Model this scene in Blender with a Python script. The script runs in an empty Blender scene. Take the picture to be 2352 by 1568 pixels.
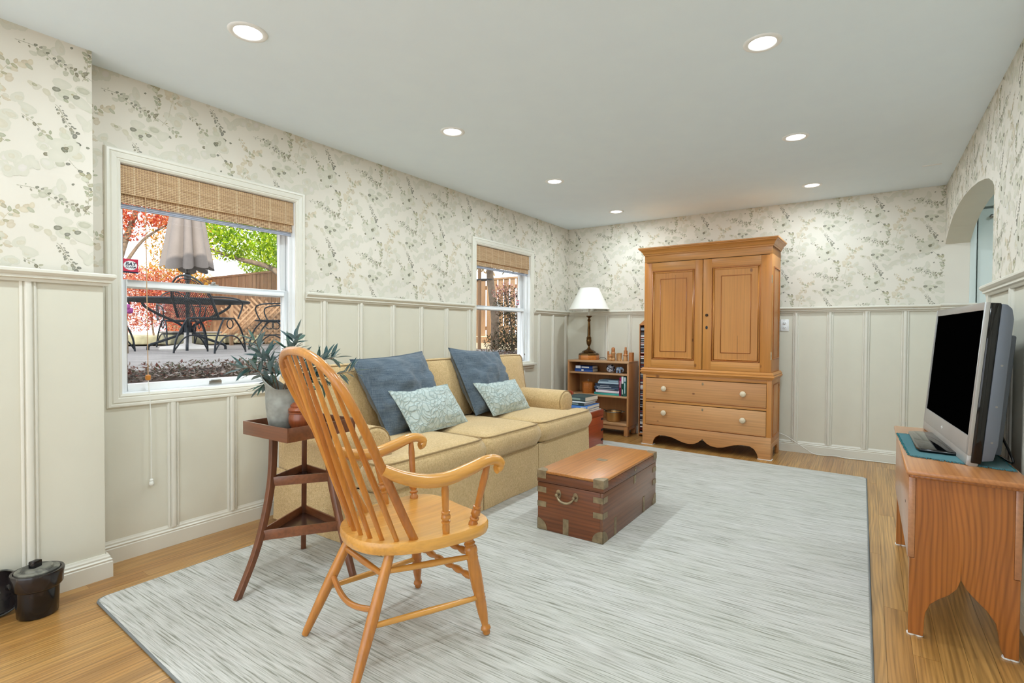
import bpy, bmesh, math, random
from mathutils import Vector, Matrix, noise

# ------------------------------------------------------------------ scene, camera, world, sun, exposure
scene = bpy.context.scene
COL = scene.collection
PI = math.pi
random.seed(7)

cam_data = bpy.data.cameras.new('camera')
cam = bpy.data.objects.new('camera', cam_data)
COL.objects.link(cam)
cam_data.sensor_width = 36.0
cam_data.sensor_fit = 'HORIZONTAL'
cam_data.lens = 36.0 * 1196.55 / 2352.0
cam_data.clip_start = 0.05
cam_data.clip_end = 200.0
R0 = Vector((0.8255713, 0.5642725, 0.0053493))
R1 = Vector((0.0148159, -0.0121986, -0.9998158))
R2 = Vector((-0.5641033, 0.8254985, -0.0184310))
m = Matrix.Identity(4)
for i in range(3):
    m[i][0] = R0[i]; m[i][1] = -R1[i]; m[i][2] = -R2[i]
m.translation = (3.10782, 0.0, 1.16274)
cam.matrix_world = m
scene.camera = cam

world = bpy.data.worlds.new('daylight')
scene.world = world
world.use_nodes = True
wn = world.node_tree.nodes
wn['Background'].inputs[0].default_value = (0.88, 0.94, 1.0, 1.0)
wn['Background'].inputs[1].default_value = 2.7

sun_data = bpy.data.lights.new('sun', 'SUN')
sun_data.energy = 5.0
sun_data.angle = 0.01
sun_data.color = (1.0, 0.93, 0.80)
sun = bpy.data.objects.new('sun', sun_data)
COL.objects.link(sun)
sun.rotation_euler = Vector((-0.80, 0.36, -0.42)).to_track_quat('-Z', 'Y').to_euler()

vs = scene.view_settings
vs.view_transform = 'Standard'
vs.look = 'None'
vs.gamma = 1.0
vs.use_curve_mapping = False
vs.exposure = 0.08
scene.cycles.use_denoising = True
scene.cycles.transparent_max_bounces = 12
scene.cycles.max_bounces = 6
scene.cycles.diffuse_bounces = 4
scene.cycles.glossy_bounces = 2
scene.cycles.use_adaptive_sampling = True
scene.cycles.adaptive_threshold = 0.07
scene.cycles.adaptive_min_samples = 16
scene.cycles.sample_clamp_indirect = 6.0
CAN_WATTS = 10.6
CAN_COLOR = (0.80, 0.92, 1.0)

# ------------------------------------------------------------------ room numbers (metres)
H = 2.44          # ceiling
D = 5.795         # back wall
W = 3.645         # right wall
REAR = -1.45      # wall behind the camera
JX, JY = 0.143, 0.902   # the jog of the left wall
RAIL = 1.42       # top of the chair rail

# ------------------------------------------------------------------ mesh helpers
def lin(c):
    r = []
    for x in c[:3]:
        x = x / 255.0
        r.append(x / 12.92 if x <= 0.04045 else ((x + 0.055) / 1.055) ** 2.4)
    return (r[0], r[1], r[2], 1.0)

class MB:
    def __init__(self):
        self.v = []; self.f = []; self.col = None
    def add(self, vs, fs):
        o = len(self.v)
        self.v.extend([tuple(p) for p in vs])
        self.f.extend([tuple(i + o for i in q) for q in fs])
        return self
    def box(self, x0, x1, y0, y1, z0, z1):
        v = [(x0,y0,z0),(x1,y0,z0),(x1,y1,z0),(x0,y1,z0),(x0,y0,z1),(x1,y0,z1),(x1,y1,z1),(x0,y1,z1)]
        f = [(0,3,2,1),(4,5,6,7),(0,1,5,4),(1,2,6,5),(2,3,7,6),(3,0,4,7)]
        return self.add(v, f)
    def obox(self, c, s, M):
        c = Vector(c)
        v = []
        for z in (-.5,.5):
            for x, y in ((-.5,-.5),(.5,-.5),(.5,.5),(-.5,.5)):
                v.append(c + M @ Vector((x*s[0], y*s[1], z*s[2])))
        f = [(0,3,2,1),(4,5,6,7),(0,1,5,4),(1,2,6,5),(2,3,7,6),(3,0,4,7)]
        return self.add(v, f)
    def tube(self, pts, rad, n=10, cap=True, closed=False, flat=1.0):
        P = [Vector(p) for p in pts]
        k = len(P)
        if not hasattr(rad, '__len__'): rad = [rad] * k
        T = []
        for i in range(k):
            if closed: t = P[(i+1) % k] - P[i-1]
            else: t = P[min(i+1, k-1)] - P[max(i-1, 0)]
            T.append(t.normalized() if t.length > 1e-9 else Vector((0,0,1)))
        a = Vector((0,0,1)) if abs(T[0].z) < .9 else Vector((1,0,0))
        u = T[0].cross(a).normalized()
        V = []
        for i in range(k):
            u = (u - T[i] * u.dot(T[i]))
            u = u.normalized() if u.length > 1e-9 else T[i].orthogonal().normalized()
            w = T[i].cross(u)
            for j in range(n):
                an = 2*PI*j/n
                V.append(P[i] + (u*math.cos(an) + w*math.sin(an)*flat) * rad[i])
        F = []
        for i in range(k if closed else k-1):
            a0 = i*n; b0 = ((i+1) % k)*n
            for j in range(n):
                F.append((a0+j, a0+(j+1)%n, b0+(j+1)%n, b0+j))
        if cap and not closed:
            F.append(tuple(range(n-1, -1, -1)))
            F.append(tuple((k-1)*n + j for j in range(n)))
        return self.add(V, F)
    def lathe(self, prof, n=24, c=(0,0,0), M=None, sx=1.0, sy=1.0):
        V = []; F = []
        for r, z in prof:
            for j in range(n):
                an = 2*PI*j/n
                p = Vector((r*math.cos(an)*sx, r*math.sin(an)*sy, z))
                if M is not None: p = M @ p
                V.append(p + Vector(c))
        for i in range(len(prof)-1):
            for j in range(n):
                F.append((i*n+j, i*n+(j+1)%n, (i+1)*n+(j+1)%n, (i+1)*n+j))
        if prof[0][0] > 1e-6: F.append(tuple(range(n-1, -1, -1)))
        if prof[-1][0] > 1e-6: F.append(tuple((len(prof)-1)*n + j for j in range(n)))
        return self.add(V, F)
    def prism(self, poly, o, ax, ay, ad, depth):
        """poly in (ax, ay) coordinates from o, pushed along ad by depth"""
        o = Vector(o); ax = Vector(ax); ay = Vector(ay); ad = Vector(ad)
        n = len(poly)
        V = [o + ax*p[0] + ay*p[1] for p in poly] + [o + ax*p[0] + ay*p[1] + ad*depth for p in poly]
        F = [tuple(range(n-1, -1, -1)), tuple(range(n, 2*n))]
        for i in range(n):
            j = (i+1) % n
            F.append((i, j, n+j, n+i))
        return self.add(V, F)
    def sweep(self, prof, pts, closed=False, up=(0,0,1), miter=True):
        """profile (out, up) swept along a path of points; 'out' is to the left of travel"""
        P = [Vector(p) for p in pts]; k = len(P); n = len(prof); U = Vector(up)
        V = []
        for i in range(k):
            if closed: d0 = P[i]-P[i-1]; d1 = P[(i+1)%k]-P[i]
            else:
                d0 = P[i]-P[i-1] if i > 0 else P[1]-P[0]
                d1 = P[i+1]-P[i] if i < k-1 else P[-1]-P[-2]
            d0.normalize(); d1.normalize()
            n0 = U.cross(d0).normalized(); n1 = U.cross(d1).normalized()
            b = (n0 + n1)
            b = b.normalized() if b.length > 1e-6 else n0
            s = 1.0 / max(.3, b.dot(n0))
            for a, h in prof: V.append(P[i] + b*(a*s) + U*h)
        F = []
        for i in range(k if closed else k-1):
            a0 = i*n; b0 = ((i+1)%k)*n
            for j in range(n):
                F.append((a0+j, b0+j, b0+(j+1)%n, a0+(j+1)%n))
        if not closed:
            F.append(tuple(range(n))); F.append(tuple((k-1)*n + j for j in range(n-1, -1, -1)))
        return self.add(V, F)
    def rbox(self, c, s, r, n=6, bulge=(0,0,0), M=None):
        """soft box: subdivided cube with round edges and bulging faces"""
        c = Vector(c); hs = Vector(s) * .5
        cache = {}; V = []; F = []
        def pt(a, b, d):
            key = (round(a,6), round(b,6), round(d,6))
            if key in cache: return cache[key]
            q = Vector((a*hs.x, b*hs.y, d*hs.z))
            inner = Vector((max(-hs.x+r, min(hs.x-r, q.x)), max(-hs.y+r, min(hs.y-r, q.y)), max(-hs.z+r, min(hs.z-r, q.z))))
            e = q - inner
            if e.length > 1e-9: q = inner + e.normalized() * r
            q.x += bulge[0]*a*(1-b*b)*(1-d*d); q.y += bulge[1]*b*(1-a*a)*(1-d*d); q.z += bulge[2]*d*(1-a*a)*(1-b*b)
            if M is not None: q = M @ q
            V.append(c + q); cache[key] = len(V)-1
            return cache[key]
        g = [-1 + 2*i/n for i in range(n+1)]
        # denser near the rims
        e = [min(1.0, r/h) for h in hs]
        def lines(h):
            k = min(.45, r/h)
            base = [-1, -1+k*.3, -1+k, ] + [(-1+k) + (2-2*k)*i/n for i in range(1, n)] + [1-k, 1-k*.3, 1]
            return base
        gx, gy, gz = lines(hs.x), lines(hs.y), lines(hs.z)
        for sgn in (-1, 1):
            for A, B, mk in ((gx, gy, lambda a, b: (a, b, sgn)), (gy, gz, lambda a, b: (sgn, a, b)), (gz, gx, lambda a, b: (b, sgn, a))):
                for i in range(len(A)-1):
                    for j in range(len(B)-1):
                        q = [pt(*mk(A[i],B[j])), pt(*mk(A[i+1],B[j])), pt(*mk(A[i+1],B[j+1])), pt(*mk(A[i],B[j+1]))]
                        if sgn < 0: q.reverse()
                        F.append(tuple(q))
        return self.add(V, F)

WM = {}     # world matrix of every thing (parts stay at identity below it)

def build(name, mb, mat=None, parent=None, local=False, bevel=0.0, seg=2, smooth=None, mesh=None):
    """one mesh object; vertices are in world coordinates unless local"""
    if mesh is None:
        me = bpy.data.meshes.new(name)
        pw = WM.get(parent) if parent is not None else None
        V = mb.v
        if pw is not None and not local:
            inv = pw.inverted()
            V = [inv @ Vector(p) for p in V]
        me.from_pydata([tuple(p) for p in V], [], mb.f)
        if bevel > 0:
            bm = bmesh.new(); bm.from_mesh(me)
            bmesh.ops.remove_doubles(bm, verts=bm.verts, dist=1e-6)
            bmesh.ops.recalc_face_normals(bm, faces=bm.faces)
            es = [e for e in bm.edges if len(e.link_faces) == 2 and e.calc_face_angle(0) > .5]
            bmesh.ops.bevel(bm, geom=es, offset=bevel, segments=seg, profile=.5, affect='EDGES', clamp_overlap=True)
            bm.to_mesh(me); bm.free()
            if smooth is None: smooth = 40
        else:
            bm = bmesh.new(); bm.from_mesh(me)
            bmesh.ops.recalc_face_normals(bm, faces=bm.faces)
            bm.to_mesh(me); bm.free()
        if smooth:
            for q in me.polygons: q.use_smooth = True
            try: me.set_sharp_from_angle(angle=math.radians(smooth))
            except Exception: pass
        if mat is not None: me.materials.append(mat)
        if mb.col is not None:
            at = me.color_attributes.new('col', 'FLOAT_COLOR', 'POINT')
            for i, c in enumerate(mb.col): at.data[i].color = c
    else:
        me = mesh
    o = bpy.data.objects.new(name, me)
    COL.objects.link(o)
    if parent is not None:
        o.parent = parent
        WM[o] = WM[parent]
    else:
        WM[o] = Matrix.Identity(4)
    return o

def tag(o, label=None, cat=None, group=None, kind=None):
    if label: o['label'] = label
    if cat: o['category'] = cat
    if group: o['group'] = group
    if kind: o['kind'] = kind
    return o

def thing(name, label, cat, loc=(0,0,0), rz=0.0, group=None, kind=None):
    o = bpy.data.objects.new(name, None)
    o.empty_display_size = .05
    COL.objects.link(o)
    o.location = loc; o.rotation_euler = (0, 0, rz)
    WM[o] = Matrix.Translation(Vector(loc)) @ Matrix.Rotation(rz, 4, 'Z')
    return tag(o, label, cat, group, kind)

def struct(name, mb, mat, label=None, cat=None, **kw):
    o = build(name, mb, mat, **kw)
    return tag(o, label, cat, kind='structure')

def copies(name, src, parent, locs, rots=None, scales=None):
    """copies of a part that share mesh data, placed in the parent's frame"""
    out = []
    for i, l in enumerate(locs):
        c = src.copy(); c.name = name
        COL.objects.link(c); c.parent = parent
        c.location = l
        if rots: c.rotation_euler = rots[i]
        if scales: c.scale = scales[i]
        WM[c] = WM[parent] if parent else Matrix.Identity(4)
        out.append(c)
    return out

def rot(ax, a): return Matrix.Rotation(a, 3, ax)
def align(d):
    """3x3 that turns +Z to d"""
    return Vector((0,0,1)).rotation_difference(Vector(d).normalized()).to_matrix()
def arc(c, r, a0, a1, n):
    return [(c[0] + r*math.cos(a0+(a1-a0)*i/n), c[1] + r*math.sin(a0+(a1-a0)*i/n)) for i in range(n+1)]
def spline(pts, n=8):
    """Catmull-Rom through points"""
    P = [Vector(p) for p in pts]; out = []
    for i in range(len(P)-1):
        p0 = P[max(i-1,0)]; p1 = P[i]; p2 = P[i+1]; p3 = P[min(i+2,len(P)-1)]
        for k in range(n):
            t = k/n
            out.append(.5*((2*p1) + (p2-p0)*t + (2*p0-5*p1+4*p2-p3)*t*t + (3*p1-p0-3*p2+p3)*t**3))
    out.append(P[-1])
    return out

# ------------------------------------------------------------------ material helpers
def new_mat(name):
    mt = bpy.data.materials.new(name); mt.use_nodes = True
    nt = mt.node_tree; b = nt.nodes['Principled BSDF']
    return mt, nt, b
def N(nt, t, **kw):
    n = nt.nodes.new(t)
    for k, v in kw.items(): setattr(n, k, v)
    return n
def L(nt, a, b): nt.links.new(a, b)
def ramp(nt, stops):
    r = N(nt, 'ShaderNodeValToRGB'); e = r.color_ramp.elements
    while len(e) < len(stops): e.new(.5)
    for i, (p, c) in enumerate(stops):
        e[i].position = p; e[i].color = c
    return r
def coords(nt, scale=(1,1,1), rnd=True, rotv=(0,0,0), kind='Object'):
    tc = N(nt, 'ShaderNodeTexCoord'); mp = N(nt, 'ShaderNodeMapping')
    mp.inputs['Scale'].default_value = scale; mp.inputs['Rotation'].default_value = rotv
    if rnd:
        oi = N(nt, 'ShaderNodeObjectInfo'); mu = N(nt, 'ShaderNodeMath', operation='MULTIPLY'); mu.inputs[1].default_value = 37.0
        ad = N(nt, 'ShaderNodeVectorMath', operation='ADD')
        L(nt, oi.outputs['Random'], mu.inputs[0]); L(nt, tc.outputs[kind], ad.inputs[0]); L(nt, mu.outputs[0], ad.inputs[1])
        L(nt, ad.outputs[0], mp.inputs['Vector'])
    else:
        L(nt, tc.outputs[kind], mp.inputs['Vector'])
    return mp.outputs[0]
def noise_n(nt, vec, scale, detail=3, dist=0, rough=.55):
    n = N(nt, 'ShaderNodeTexNoise'); n.inputs['Scale'].default_value = scale
    n.inputs['Detail'].default_value = detail; n.inputs['Distortion'].default_value = dist; n.inputs['Roughness'].default_value = rough
    L(nt, vec, n.inputs['Vector'])
    return n.outputs['Fac']
def bump(nt, b, h, strength=.2, dist=.002):
    bp = N(nt, 'ShaderNodeBump'); bp.inputs['Strength'].default_value = strength; bp.inputs['Distance'].default_value = dist
    L(nt, h, bp.inputs['Height']); L(nt, bp.outputs[0], b.inputs['Normal'])
def mixc(nt, fac, a, b, mode='MIX'):
    mx = N(nt, 'ShaderNodeMix', data_type='RGBA', blend_type=mode)
    for i, v in ((0, fac), (6, a), (7, b)):
        if hasattr(v, 'node'): L(nt, v, mx.inputs[i])
        else: mx.inputs[i].default_value = v
    return mx.outputs[2]

def plain(name, c, rough=.5, metal=0.0, var=.06, vscale=6.0, bmp=0.0, bscale=80.0, coat=0.0, spec=.5, sheen=0.0):
    mt, nt, b = new_mat(name)
    c0 = lin(c); v = coords(nt)
    f = noise_n(nt, v, vscale, 2)
    lo = tuple(x*(1-var) for x in c0[:3]) + (1,); hi = tuple(min(1, x*(1+var)) for x in c0[:3]) + (1,)
    r = ramp(nt, [(.3, lo), (.7, hi)]); L(nt, f, r.inputs[0]); L(nt, r.outputs[0], b.inputs['Base Color'])
    b.inputs['Roughness'].default_value = rough; b.inputs['Metallic'].default_value = metal
    b.inputs['Coat Weight'].default_value = coat; b.inputs['Specular IOR Level'].default_value = spec
    b.inputs['Sheen Weight'].default_value = sheen
    if bmp: bump(nt, b, noise_n(nt, v, bscale, 3), bmp)
    return mt

def wood(name, c1, c2, axis='X', rough=.38, coat=0.12, across=7.0, along=.55, rings=26.0, fine=.5, ringmix=.35, knots=0.0, c3=None, rnd=True, lines=0.0, warp=16.0):
    """long grain, contour rings and pores running along one axis of the object"""
    mt, nt, b = new_mat(name)
    i = 'XYZ'.index(axis)
    sc = [across]*3; sc[i] = along
    v = coords(nt, tuple(sc), rnd)
    n1 = noise_n(nt, v, 1.0, 1)
    mu = N(nt, 'ShaderNodeMath', operation='MULTIPLY'); mu.inputs[1].default_value = rings; L(nt, n1, mu.inputs[0])
    if lines:       # growth rings cut lengthwise: near-parallel lines bent into arches
        mu.inputs[1].default_value = warp
        tc0 = coords(nt, (1,1,1), rnd)
        dt = N(nt, 'ShaderNodeVectorMath', operation='DOT_PRODUCT')
        dv_ = [2*PI/lines, 2*PI/lines*.35, 2*PI/lines]; dv_[i] = 0.0
        if i == 2: dv_ = [2*PI/lines, 2*PI/lines*.35, 0.0]
        dt.inputs[1].default_value = dv_; L(nt, tc0, dt.inputs[0])
        sm = N(nt, 'ShaderNodeMath', operation='ADD'); L(nt, mu.outputs[0], sm.inputs[0]); L(nt, dt.outputs['Value'], sm.inputs[1])
        mu = sm
    si = N(nt, 'ShaderNodeMath', operation='SINE'); L(nt, mu.outputs[0], si.inputs[0])
    mr = N(nt, 'ShaderNodeMapRange'); mr.inputs[1].default_value = -1; mr.inputs[2].default_value = 1; L(nt, si.outputs[0], mr.inputs[0])
    sf = [90.0]*3; sf[i] = 2.2
    v2 = coords(nt, tuple(sf), rnd)
    n2 = noise_n(nt, v2, 1.0, 2)
    v3 = coords(nt, tuple(3.0 if k != i else .7 for k in range(3)), rnd)
    n3 = noise_n(nt, v3, 1.0, 1)
    A = lin(c1); B = lin(c2)
    base = ramp(nt, [(.3, A), (.72, B)]); L(nt, n3, base.inputs[0])
    dk = tuple(x*.55 for x in B[:3]) + (1,)
    pw = N(nt, 'ShaderNodeMath', operation='POWER'); pw.inputs[1].default_value = 2.5 if lines else 5.0; L(nt, mr.outputs[0], pw.inputs[0])
    m1 = N(nt, 'ShaderNodeMath', operation='MULTIPLY'); m1.inputs[1].default_value = ringmix; L(nt, pw.outputs[0], m1.inputs[0])
    col = mixc(nt, m1.outputs[0], base.outputs[0], dk)
    fr = ramp(nt, [(.35, (1-fine*.45,)*3 + (1,)), (.6, (1,1,1,1))]); L(nt, n2, fr.inputs[0])
    col = mixc(nt, 1.0, col, fr.outputs[0], 'MULTIPLY')
    if knots:
        kv = coords(nt, tuple(knots if k != i else knots*.7 for k in range(3)), rnd)
        vo = N(nt, 'ShaderNodeTexVoronoi'); vo.inputs['Scale'].default_value = 1.0; L(nt, kv, vo.inputs['Vector'])
        kr = ramp(nt, [(.035, (.8,.8,.8,1)), (.075, (0,0,0,1))]); L(nt, vo.outputs['Distance'], kr.inputs[0])
        col = mixc(nt, kr.outputs[0], col, lin(c3 or (92, 52, 30)))
    L(nt, col, b.inputs['Base Color'])
    b.inputs['Roughness'].default_value = rough; b.inputs['Coat Weight'].default_value = coat; b.inputs['Coat Roughness'].default_value = .25
    return mt

def fabric(name, c1, c2, scale=260.0, rough=.95, bmp=.5, blotch=.25, sheen=.25):
    mt, nt, b = new_mat(name)
    v = coords(nt)
    vo = N(nt, 'ShaderNodeTexVoronoi'); vo.inputs['Scale'].default_value = scale; L(nt, v, vo.inputs['Vector'])
    n1 = noise_n(nt, v, 5.0, 4)
    n2 = noise_n(nt, v, scale*.6, 2)
    A = lin(c1); B = lin(c2)
    r = ramp(nt, [(.25, A), (.75, B)]); L(nt, n2, r.inputs[0])
    r2 = ramp(nt, [(.3, (1-blotch,)*3+(1,)), (.7, (1,1,1,1))]); L(nt, n1, r2.inputs[0])
    L(nt, mixc(nt, 1.0, r.outputs[0], r2.outputs[0], 'MULTIPLY'), b.inputs['Base Color'])
    b.inputs['Roughness'].default_value = rough; b.inputs['Sheen Weight'].default_value = sheen
    b.inputs['Specular IOR Level'].default_value = .15
    bump(nt, b, vo.outputs['Distance'], bmp, .0025)
    return mt

def attr_mat(name, rough=.8, trans=0.0, alpha=False, spec=.2):
    """colour (and alpha) read from the mesh, for prints and leaves"""
    mt, nt, b = new_mat(name)
    a = N(nt, 'ShaderNodeAttribute'); a.attribute_name = 'col'
    L(nt, a.outputs['Color'], b.inputs['Base Color'])
    b.inputs['Roughness'].default_value = rough; b.inputs['Specular IOR Level'].default_value = spec
    if alpha: L(nt, a.outputs['Alpha'], b.inputs['Alpha'])
    if trans:
        tr = N(nt, 'ShaderNodeBsdfTranslucent'); L(nt, a.outputs['Color'], tr.inputs[0])
        mx = N(nt, 'ShaderNodeMixShader'); mx.inputs[0].default_value = trans
        L(nt, b.outputs[0], mx.inputs[1]); L(nt, tr.outputs[0], mx.inputs[2])
        L(nt, mx.outputs[0], nt.nodes['Material Output'].inputs[0])
    return mt

def glass_mat(name, tint=(1,1,1,1)):
    mt, nt, b = new_mat(name)
    tr = N(nt, 'ShaderNodeBsdfTransparent'); tr.inputs[0].default_value = tint
    gl = N(nt, 'ShaderNodeBsdfGlossy'); gl.inputs['Roughness'].default_value = .02
    lw = N(nt, 'ShaderNodeLayerWeight'); lw.inputs[0].default_value = .5
    p5 = N(nt, 'ShaderNodeMath', operation='POWER'); p5.inputs[1].default_value = 5.0; L(nt, lw.outputs['Facing'], p5.inputs[0])
    ma = N(nt, 'ShaderNodeMath', operation='MULTIPLY_ADD'); ma.inputs[1].default_value = .5; ma.inputs[2].default_value = .02; L(nt, p5.outputs[0], ma.inputs[0])
    mx = N(nt, 'ShaderNodeMixShader')
    L(nt, ma.outputs[0], mx.inputs[0]); L(nt, tr.outputs[0], mx.inputs[1]); L(nt, gl.outputs[0], mx.inputs[2])
    L(nt, mx.outputs[0], nt.nodes['Material Output'].inputs[0])
    return mt

def emit(name, c, s):
    mt, nt, b = new_mat(name)
    b.inputs['Base Color'].default_value = (*c, 1); b.inputs['Emission Color'].default_value = (*c, 1); b.inputs['Emission Strength'].default_value = s
    return mt

M = {}
M['paint'] = plain('cream_paint', (216, 212, 195), .45, var=.015)
M['trim'] = plain('trim_paint', (223, 219, 205), .35, var=.012)
M['white'] = plain('white_paint', (240, 241, 240), .35, var=.01)
M['ceiling'] = plain('ceiling_paint', (234, 246, 255), .9, var=.01)
M['wallpaper'] = plain('wallpaper_ground', (221, 214, 200), .8, var=.03, vscale=3.0)
M['brass'] = plain('aged_brass', (158, 140, 112), .45, .9, .25, 30)
M['steel'] = plain('dull_steel', (150, 148, 142), .35, 1.0, .1)
M['iron'] = plain('dark_iron', (40, 46, 52), .5, .3, .15)
M['black'] = plain('black_plastic', (14, 14, 15), .25, 0, .05)
M['glass'] = glass_mat('window_glass')
# ------------------------------------------------------------------ the room shell
M['floor'] = wood('oak_floor', (202, 154, 88), (172, 120, 60), 'Y', .3, .3, across=7, along=1.0, ringmix=.40, fine=.75, lines=.016, warp=34)
M['subfloor'] = plain('subfloor', (96, 62, 34), .8)
M['hall'] = plain('hall_paint', (205, 214, 208), .4, var=.02)
M['shadow_block'] = plain('shadow_block_coat', (190, 180, 165), .7)

floor = struct('floor', MB().box(-.16, 4.9, REAR-.1, D+.15, -.12, -.013), M['subfloor'])
rf = random.Random(3)
pw_ = 0.0795
ix = 0
x = 0.0
while x < 3.64:
    y = REAR + rf.uniform(-.9, 0)
    while y < D:
        ln = rf.uniform(1.05, 1.9)
        y0 = max(y, REAR); y1 = min(y + ln, D)
        if y1 - y0 > .04:
            me = MB().box(-.5*pw_+.0004, .5*pw_-.0004, 0, (y1-y0)-.0008, -.0125, 0)
            o = build('plank', me, M['floor'], floor)
            o.location = (x + pw_/2, y0, 0)
        y += ln
    x += pw_
build('hall_boards', MB().box(3.66, 4.9, REAR, D+.15, -.0125, 0), M['floor'], floor)

ceiling = struct('ceiling', MB().box(-.16, 4.9, REAR-.1, D+.15, H, H+.14), M['ceiling'])
build('vent_slot', MB().box(3.43, 3.545, 5.035, 5.06, H-.004, H+.001), M['white'], ceiling, bevel=.002)
struct('unseen_shadow_block', MB().box(-.55, 5.3, REAR-.5, D+.6, H+.16, 4.25), M['shadow_block'])  # unseen block above the ceiling, added to throw shade over the patio

def rects_around(y0, y1, z0, z1, holes):
    """split a wall into rectangles round its holes (holes given left to right)"""
    out = []; y = y0
    for a, b, c, d in holes:
        out.append((y, a, z0, z1)); out.append((a, b, z0, c)); out.append((a, b, d, z1)); y = b
    out.append((y, y1, z0, z1))
    return out
WIN = [(1.055, 2.020, .838, 2.000), (3.925, 4.890, .838, 2.000)]
mb = MB()
for a, b, c, d in rects_around(JY-.02, D, 0, H, WIN): mb.box(-.16, 0, a, b, c, d)
wall_left = struct('wall_left', mb, M['wallpaper'])
jog = build('chimney_jog', MB().box(-.16, JX, REAR, JY, 0, H), M['wallpaper'], wall_left)
wall_back = struct('wall_back', MB().box(-.16, 3.805, D, D+.15, 0, H), M['wallpaper'])
ARCH = [(3.70,0),(3.70,1.945),(3.755,1.982),(3.86,2.022),(3.98,2.048),(4.19,2.082),(4.45,2.108),(4.75,2.122),(5.0,2.119),(5.3,2.092),(5.55,2.036),(5.72,1.972),(D,1.935)]
poly = [(REAR,0)] + ARCH + [(D,H),(REAR,H)]
wall_right = struct('wall_right', MB().prism(poly, (W,0,0), (0,1,0), (0,0,1), (1,0,0), .16), M['paint'])
poly = [(REAR,RAIL-.02),(3.70,RAIL-.02)] + ARCH[1:] + [(D,H),(REAR,H)]
build('wallpaper', MB().prism(poly, (W,0,0), (0,1,0), (0,0,1), (-1,0,0), .0012), M['wallpaper'], wall_right)
# wall behind the camera; its unseen glazed door is added to let daylight in
mb = MB()
for a, b, c, d in rects_around(-.16, 4.9, 0, H, [(.20, 3.5, .02, 2.2)]): mb.box(a, b, REAR-.1, REAR, c, d)
wall_rear = struct('wall_rear', mb, M['paint'])
mb = MB()
for xx in (.20, 1.82, 3.44): mb.box(xx, xx+.06, REAR-.08, REAR-.02, .02, 2.2)
mb.box(.20, 3.5, REAR-.08, REAR-.02, .02, .10).box(.20, 3.5, REAR-.08, REAR-.02, 2.13, 2.2)
added_rear_door = struct('added_rear_door', mb, M['white'])
build('pane', MB().box(.26, 1.82, REAR-.055, REAR-.05, .1, 2.13), M['glass'], added_rear_door)
build('pane', MB().box(1.88, 3.44, REAR-.055, REAR-.05, .1, 2.13), M['glass'], added_rear_door)

# ------------------------------------------------------------------ hall behind the arch
mb = MB().box(4.85, 4.9, 3.2, D+.15, 0, H).box(3.805, 4.9, 3.2, 3.25, 0, H).box(3.805, 4.9, D+.06, D+.15, 0, H)
wall_hall = struct('wall_hall', mb, M['hall'])
door_1 = struct('door_1', MB().box(3.856, 4.62, D+.012, D+.052, .008, 2.205), M['hall'], bevel=.003)
mb = MB().box(3.805, 3.846, D-.004, D+.06, 0, 2.40).box(3.846, 4.68, D+.004, D+.06, 2.225, 2.31).box(4.63, 4.68, D+.004, D+.06, 0, 2.31)
build('door_frame', mb, M['hall'], door_1, bevel=.003)
mb = MB().lathe([(.014,0),(.014,.006),(.006,.008),(.006,.03),(.013,.034),(.016,.044),(.012,.054),(.004,.057)], 14, (3.935, D+.012, 2.135), rot('X', PI/2))
build('door_knob', mb, M['steel'], door_1, smooth=50)

# ------------------------------------------------------------------ wainscot, battens, rails, baseboards
RAIL_P = [(0,0),(.012,0),(.014,.012),(.026,.016),(.026,.026),(.032,.030),(.040,.040),(.040,.050),(.034,.055),(0,.055)]
BASE_P = [(0,0),(.020,0),(.020,.072),(.017,.076),(.019,.084),(.013,.090),(.013,.098),(.009,.104),(.006,.112),(0,.112)]
def batten_mesh(h):
    """three beads side by side, standing up; local x across, y out, z up"""
    prof = [(-.028,0),(-.028,.006),(-.024,.010),(-.019,.010),(-.016,.005),(-.013,.005),(-.011,.013),(-.008,.016),(.008,.016),(.011,.013),(.013,.005),(.016,.005),(.019,.010),(.024,.010),(.028,.006),(.028,0)]
    return MB().prism(prof, (0,0,0), (1,0,0), (0,1,0), (0,0,1), h)
def bay(parent, p0, p1, z0, z1, out):
    """flat panel between two points of the wall's foot"""
    x0, y0 = p0; x1, y1 = p1
    return build('wainscot_panel', MB().box(min(x0,x1)+(out[0]>0)*0, max(x0,x1)+(.009*abs(out[0])), min(y0,y1)-(.009*abs(out[1])), max(y0,y1), z0, z1) if out[0] >= 0 else
                 MB().box(min(x0,x1)-.009, max(x0,x1), min(y0,y1), max(y0,y1), z0, z1), M['paint'], parent)
zb, zt = .10, RAIL-.05
# left wall
LB = [1.286+.316*k for k in range(0, 15)]
LB = [y for y in LB if y < D-.03]
def z_top(y):
    for a, b, c, d in WIN:
        if a-.05 < y < b+.05: return .775
    return zt
edges = [JY] + LB + [D]
for i in range(len(edges)-1):
    a, b = edges[i], edges[i+1]
    cuts = sorted(set([a, b] + [q for w in WIN for q in (w[0]-.06, w[1]+.06) if a < q < b]))
    for j in range(len(cuts)-1):
        bay(wall_left, (0, cuts[j]), (0, cuts[j+1]), zb, z_top((cuts[j]+cuts[j+1])/2), (1,0))
short = build('batten', batten_mesh(.775-zb), M['trim'], wall_left, local=True, smooth=50)
tall = build('batten', batten_mesh(zt-zb), M['trim'], wall_left, local=True, smooth=50)
ns = nt_ = 0
for y in LB:
    src = short if z_top(y) < 1 else tall
    first = (ns if src is short else nt_) == 0
    o = src if first else copies('batten', src, wall_left, [(0,0,0)])[0]
    o.location = (.008, y, zb); o.rotation_euler = (0, 0, -PI/2)
    if src is short: ns += 1
    else: nt_ += 1
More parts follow.
